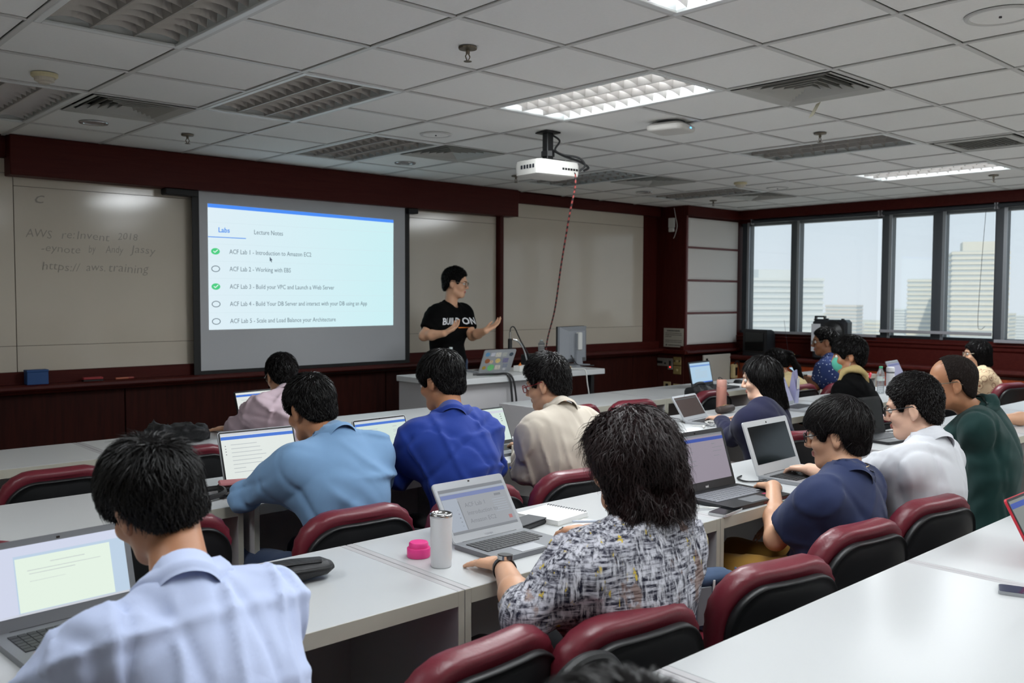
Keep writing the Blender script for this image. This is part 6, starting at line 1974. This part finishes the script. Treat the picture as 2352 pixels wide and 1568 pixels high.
obj('screen_glass', MB().prism(rrect(-.034, .034, -.073, .073, .009, 3), .009, .0098), mat('blue_black_glass', rgb(30, 36, 66), .1), t)
t = empty('smartphone', (3.70, 2.035, .79), math.radians(20), 'dark smartphone held over the silver-white laptop keyboard', 'phone')
obj('phone_body', MB().prism(rrect(-.072, .072, -.036, .036, .010, 3), 0, .009), mat('brown_case', rgb(60, 44, 40), .5), t)
obj('screen_glass', MB().prism(rrect(-.070, .070, -.034, .034, .009, 3), .009, .0098), mat('slate_glass', rgb(56, 62, 72), .15), t)
t = empty('smartphone', (7.50, 4.34, .86), math.radians(10), 'phone in the dotted-shirt man\'s hands', 'phone')
obj('phone_body', MB().prism(rrect(-.036, .036, -.072, .072, .010, 3), 0, .009), M_blkl, t, None, (.6, 0, 0))
obj('screen_glass', MB().prism(rrect(-.034, .034, -.070, .070, .009, 3), .009, .0098), S_cy, t, None, (.6, 0, 0))
t = empty('charger_cable', (2.74, 2.06, DZ), 0, 'white charger and bundled cable between the blouse and the gaming laptop', 'cable')
obj('plug', MB().box(-.05, .0, -.015, .015, 0, .022, .005), M_white, t)
obj('cord', MB().tube(spline([(0, 0, .01), (.03, .03, .012), (-.03, .05, .014), (-.05, .0, .016), (.02, -.03, .01), (.09, -.06, .008), (.12, -.10, .006)]), .004, 6), M_white, t)
t = empty('dc_cable', (3.42, 2.16, DZ), 0, 'black power lead with a plug between the two big laptops', 'cable')
obj('cord', MB().tube(spline([(.04, .10, .006), (-.02, .08, .006), (-.05, .02, .006), (-.01, -.03, .008), (.03, -.05, .008)]), .004, 6), M_black, t)
obj('plug_block', MB().box(-.02, .02, -.045, -.022, 0, .016, .004), M_black, t)
t = empty('steel_bottle', (5.40, 3.70, DZ), 0, 'pink metal drinking bottle on the desk before the navy cardigan woman', 'bottle')
obj('bottle_body', MB().lathe([(.033, 0), (.036, .004), (.036, .165), (.034, .17)], 28), mat('rose_metal', rgb(190, 132, 118), .35, metal=.3), t, angle=40)
obj('screw_cap', MB().lathe([(.0345, .17), (.0355, .173), (.0355, .212), (.032, .218), (.01, .219)], 28), mat('rose_cap', rgb(204, 150, 136), .4), t, angle=40)
obj('carry_tab', MB().tube([(.034, 0, .18), (.062, 0, .165), (.05, 0, .15)], .004, 6), mat('rose_cap', rgb(204, 150, 136), .4), t)
t = empty('pencil_case', (5.30, 3.60, DZ), math.radians(6), 'dark brown pencil case below the pink bottle', 'pencil case')
rings = [[(u, hw * math.cos(q), .028 + hw * .9 * math.sin(q)) for q in [2 * PI * j / 14 for j in range(14)]] for u, hw in ((-.10, .012), (-.095, .026), (.0, .031), (.095, .026), (.10, .012))]
obj('case_body', MB().loft(rings), mat('brown_leather', rgb(58, 46, 42), .6, bump=(200, .2)), t, smooth=True)
obj('zip', MB().tube([(-.098, 0, .045), (0, 0, .057), (.098, 0, .045)], .003, 5), mat('brass_zip', rgb(150, 120, 70), .4, metal=.7), t)
t = empty('earphones', (4.70, 3.30, DZ), 0, 'tangled white wired earphones beside the thin silver laptop', 'earphones')
rr_ = random.Random(4)
pts_ = [(-.10, .06, .004)]
for k in range(16):
    a = k * 1.1
    pts_.append((-.02 + .007 * k * .8 + .055 * math.cos(a), .03 * math.sin(a * 1.3) + .0, .006 + .022 * abs(math.sin(a * .7))))
pts_ += [(.16, -.04, .01), (.20, -.02, .006)]
obj('cord', MB().tube(spline(pts_, 6), .0028, 6), M_white, t)
for a, b2 in ((-.11, -.03), (-.03, -.07)):
    obj('earbud', MB().lathe([(.004, 0), (.009, .004), (.009, .012), (.004, .016)], 12), M_white, t, (a, b2, 0))
def soft_bag(name, loc, yaw, sx, sy, sz, m_, label, cat, strap=None, h=.014, sd=3):
    T = empty(name, loc, math.radians(yaw), label, cat)
    def f(P):
        q = np.abs(P - V3(0, 0, sz / 2)) - V3(sx / 2 - .04, sy / 2 - .03, sz / 2 - .03)
        d = np.sqrt((np.maximum(q, 0) ** 2).sum(1)) + np.minimum(q.max(1), 0) - .03
        return d + folds(P, .008, sd)
    Vb, Qb = surface(f, (-sx / 2 - .04, -sy / 2 - .04, -.03), (sx / 2 + .04, sy / 2 + .04, sz + .04), h)
    obj('bag_body', np_mesh('bag_body', [(Vb, Qb, 0)], (0, 0, 0), [m_]), None, T)
    if strap: obj('strap', MB().tube(spline(strap), .012, 8), m_, T)
    return T
M_nyl = MATS['black_nylon']
soft_bag('folded_bag', (1.99, 4.88, .757), -30, .34, .17, .085, M_nyl, 'black cloth bag slumped on the front-row desk left of the pink shirt', 'bag')
soft_bag('backpack', (6.06, 4.36, .495), 0, .28, .14, .33, M_nyl, 'black backpack propped on a chair behind the pink bottle', 'backpack', [(-.08, 0, .31), (-.05, .0, .355), (.05, 0, .355), (.08, 0, .31)])
Bg = soft_bag('denim_bag', (2.44, 1.70, .495), -20, .22, .11, .17, mat('denim_bag_cloth', rgb(52, 70, 96), .9, noise=(30, .2)), 'blue denim bag standing on the chair beside the patterned blouse', 'bag', sd=8)
obj('side_panel', MB().box(-.09, -.04, -.060, -.052, .02, .14), mat('grey_canvas', rgb(110, 114, 118), .9), Bg)
obj('piping', MB().tube([(-.035, -.058, .01), (-.03, -.058, .16)], .004, 5), M_white, Bg)
Hb = soft_bag('shoulder_bag', (1.34, 1.295, .42), 4, .30, .10, .26, M_nyl, 'black shoulder bag with a looped strap hanging on the empty chair', 'bag', sd=12)
obj('strap', MB().tube(spline([(-.13, -.02, .24), (-.12, -.045, .33), (-.03, -.05, .385), (.07, -.05, .375), (.135, -.045, .31), (.14, -.02, .22)]), .012, 8), M_shell, Hb)
obj('buckle', MB().box(-.15, -.11, -.07, -.05, .25, .32, .004), M_dark, Hb)
obj('strap_keeper', MB().box(-.155, -.105, -.072, -.066, .26, .28), M_chrome, Hb)
t = empty('strap_loop', (1.50, 3.42, DZ), 0, 'looped black strap lying on the desk left of the light-blue shirt', 'strap')
obj('webbing', MB().tube(spline([(-.10, .06, .012), (.02, .07, .02), (.075, .02, .03), (.06, -.04, .02), (-.03, -.06, .014), (-.08, -.03, .012)]), .011, 8), M_black, t)
obj('end_tab', MB().box(.04, .10, -.05, -.02, .004, .02, .004), M_black, t)
t = empty('phone_case', (1.655, 3.47, DZ), math.radians(-20), 'black case with a folded pink cloth on top by the light-blue sleeve', 'case')
obj('case', MB().box(-.07, .06, -.045, .045, 0, .028, .006), M_blkl, t)
obj('pink_cloth', MB().box(-.065, .075, -.035, .055, .028, .042, .006), mat('dusty_pink_cloth', rgb(176, 112, 116), .9), t)
t = empty('iced_drink', (7.36, 3.62, DZ), 0, 'dark lidded drink cup with a straw and pink ribbon', 'drink')
obj('cup', MB().lathe([(.030, 0), (.036, .12), (.037, .13)], 22), mat('dark_drink', rgb(40, 26, 40), .3), t)
obj('lid', MB().lathe([(.039, .128), (.039, .138), (.034, .146), (.01, .147)], 22), M_white, t)
obj('straw', MB().tube([(0, 0, .14), (-.035, .03, .215)], .004, 6), M_white, t)
obj('ribbon', MB().tube(spline([(-.03, -.02, .10), (.0, -.042, .13), (.02, -.04, .16), (.03, -.02, .13), (.01, -.042, .09)]), .010, 7), mat('pink_ribbon', rgb(220, 60, 80), .6), t)
Bt = pet_bottle((7.40, 3.50, DZ), 'clear ribbed water bottle with a green cap and printed label', M_capg, .225, .032)
obj('label_band', MB().lathe([(.0322, .105), (.0326, .110), (.0326, .135), (.0322, .14)], 20), mat('bottle_label', rgb(206, 216, 212), .4, noise=(120, .2)), Bt)
obj('label_print', MB().box(-.022, -.006, -.0335, -.0325, .128, .134).box(-.002, .02, -.0335, -.0325, .128, .134), mat('red_print', rgb(190, 80, 70), .5), Bt, None, (0, 0, .0))
t = empty('vacuum_flask', (7.62, 3.52, DZ), 0, 'white vacuum flask with a grey band right of the water bottle', 'flask')
obj('flask_body', MB().lathe([(.032, 0), (.034, .004), (.034, .15), (.033, .155)], 26), mat('satin_white', rgb(222, 222, 224), .35), t, angle=40)
obj('grey_band', MB().lathe([(.0335, .155), (.0335, .168)], 26), M_grey, t)
obj('flask_cap', MB().lathe([(.034, .168), (.034, .20), (.030, .206), (.01, .207)], 26), mat('satin_white', rgb(222, 222, 224), .35), t, angle=40)
t = empty('snack_packet', (6.20, 3.60, DZ), math.radians(15), 'clear lilac plastic packet standing behind the lilac-screen laptop', 'packet')
obj('packet_film', MB().loft([[(-.05, -.02, 0), (.05, -.02, 0), (.05, .02, 0), (-.05, .02, 0)], [(-.055, -.03, .10), (.055, -.025, .10), (.055, .03, .10), (-.055, .025, .10)], [(-.05, -.004, .24), (.055, -.004, .25), (.055, .004, .25), (-.05, .004, .24)]]), mat('lilac_film', rgb(170, 170, 214), .2, alpha=.75), t)
obj('white_patch', MB().box(-.04, .02, -.034, -.030, .11, .19), M_white, t)
for k, (x_, y_, a_, l_) in enumerate(((7.55, 4.66, 10, 'white sheet on the desk in front of the dotted-shirt man'), (7.12, 4.70, -8, 'white sheet in front of the ponytail woman'))):
    t = empty('paper_sheet', (x_, y_, DZ), math.radians(a_), l_, 'paper')
    obj('sheet', MB().box(-.105, .105, -.148, .148, 0, .002), mat('top_paper', rgb(230, 230, 230), .7), t)
t = empty('black_lead', (5.20, 2.42, DZ), 0, 'thin tangled black lead behind the flat black laptop', 'cable')
obj('cord', MB().tube(spline([(-.1, .02, .004), (.02, .03, .006), (.10, .0, .008), (.04, -.05, .006), (.12, -.07, .006), (.22, -.02, .004), (.30, -.05, .004)]), .004, 6), M_black, t)
t = empty('mouse_lead', (7.05, 4.80, DZ), 0, 'thin black mouse lead looping on the front-row desk', 'cable')
obj('cord', MB().tube(spline([(.16, .0, .006), (.08, .02, .01), (.0, .05, .06), (-.06, .02, .05), (-.04, -.03, .008), (.04, -.02, .006)]), .0035, 6), M_black, t)
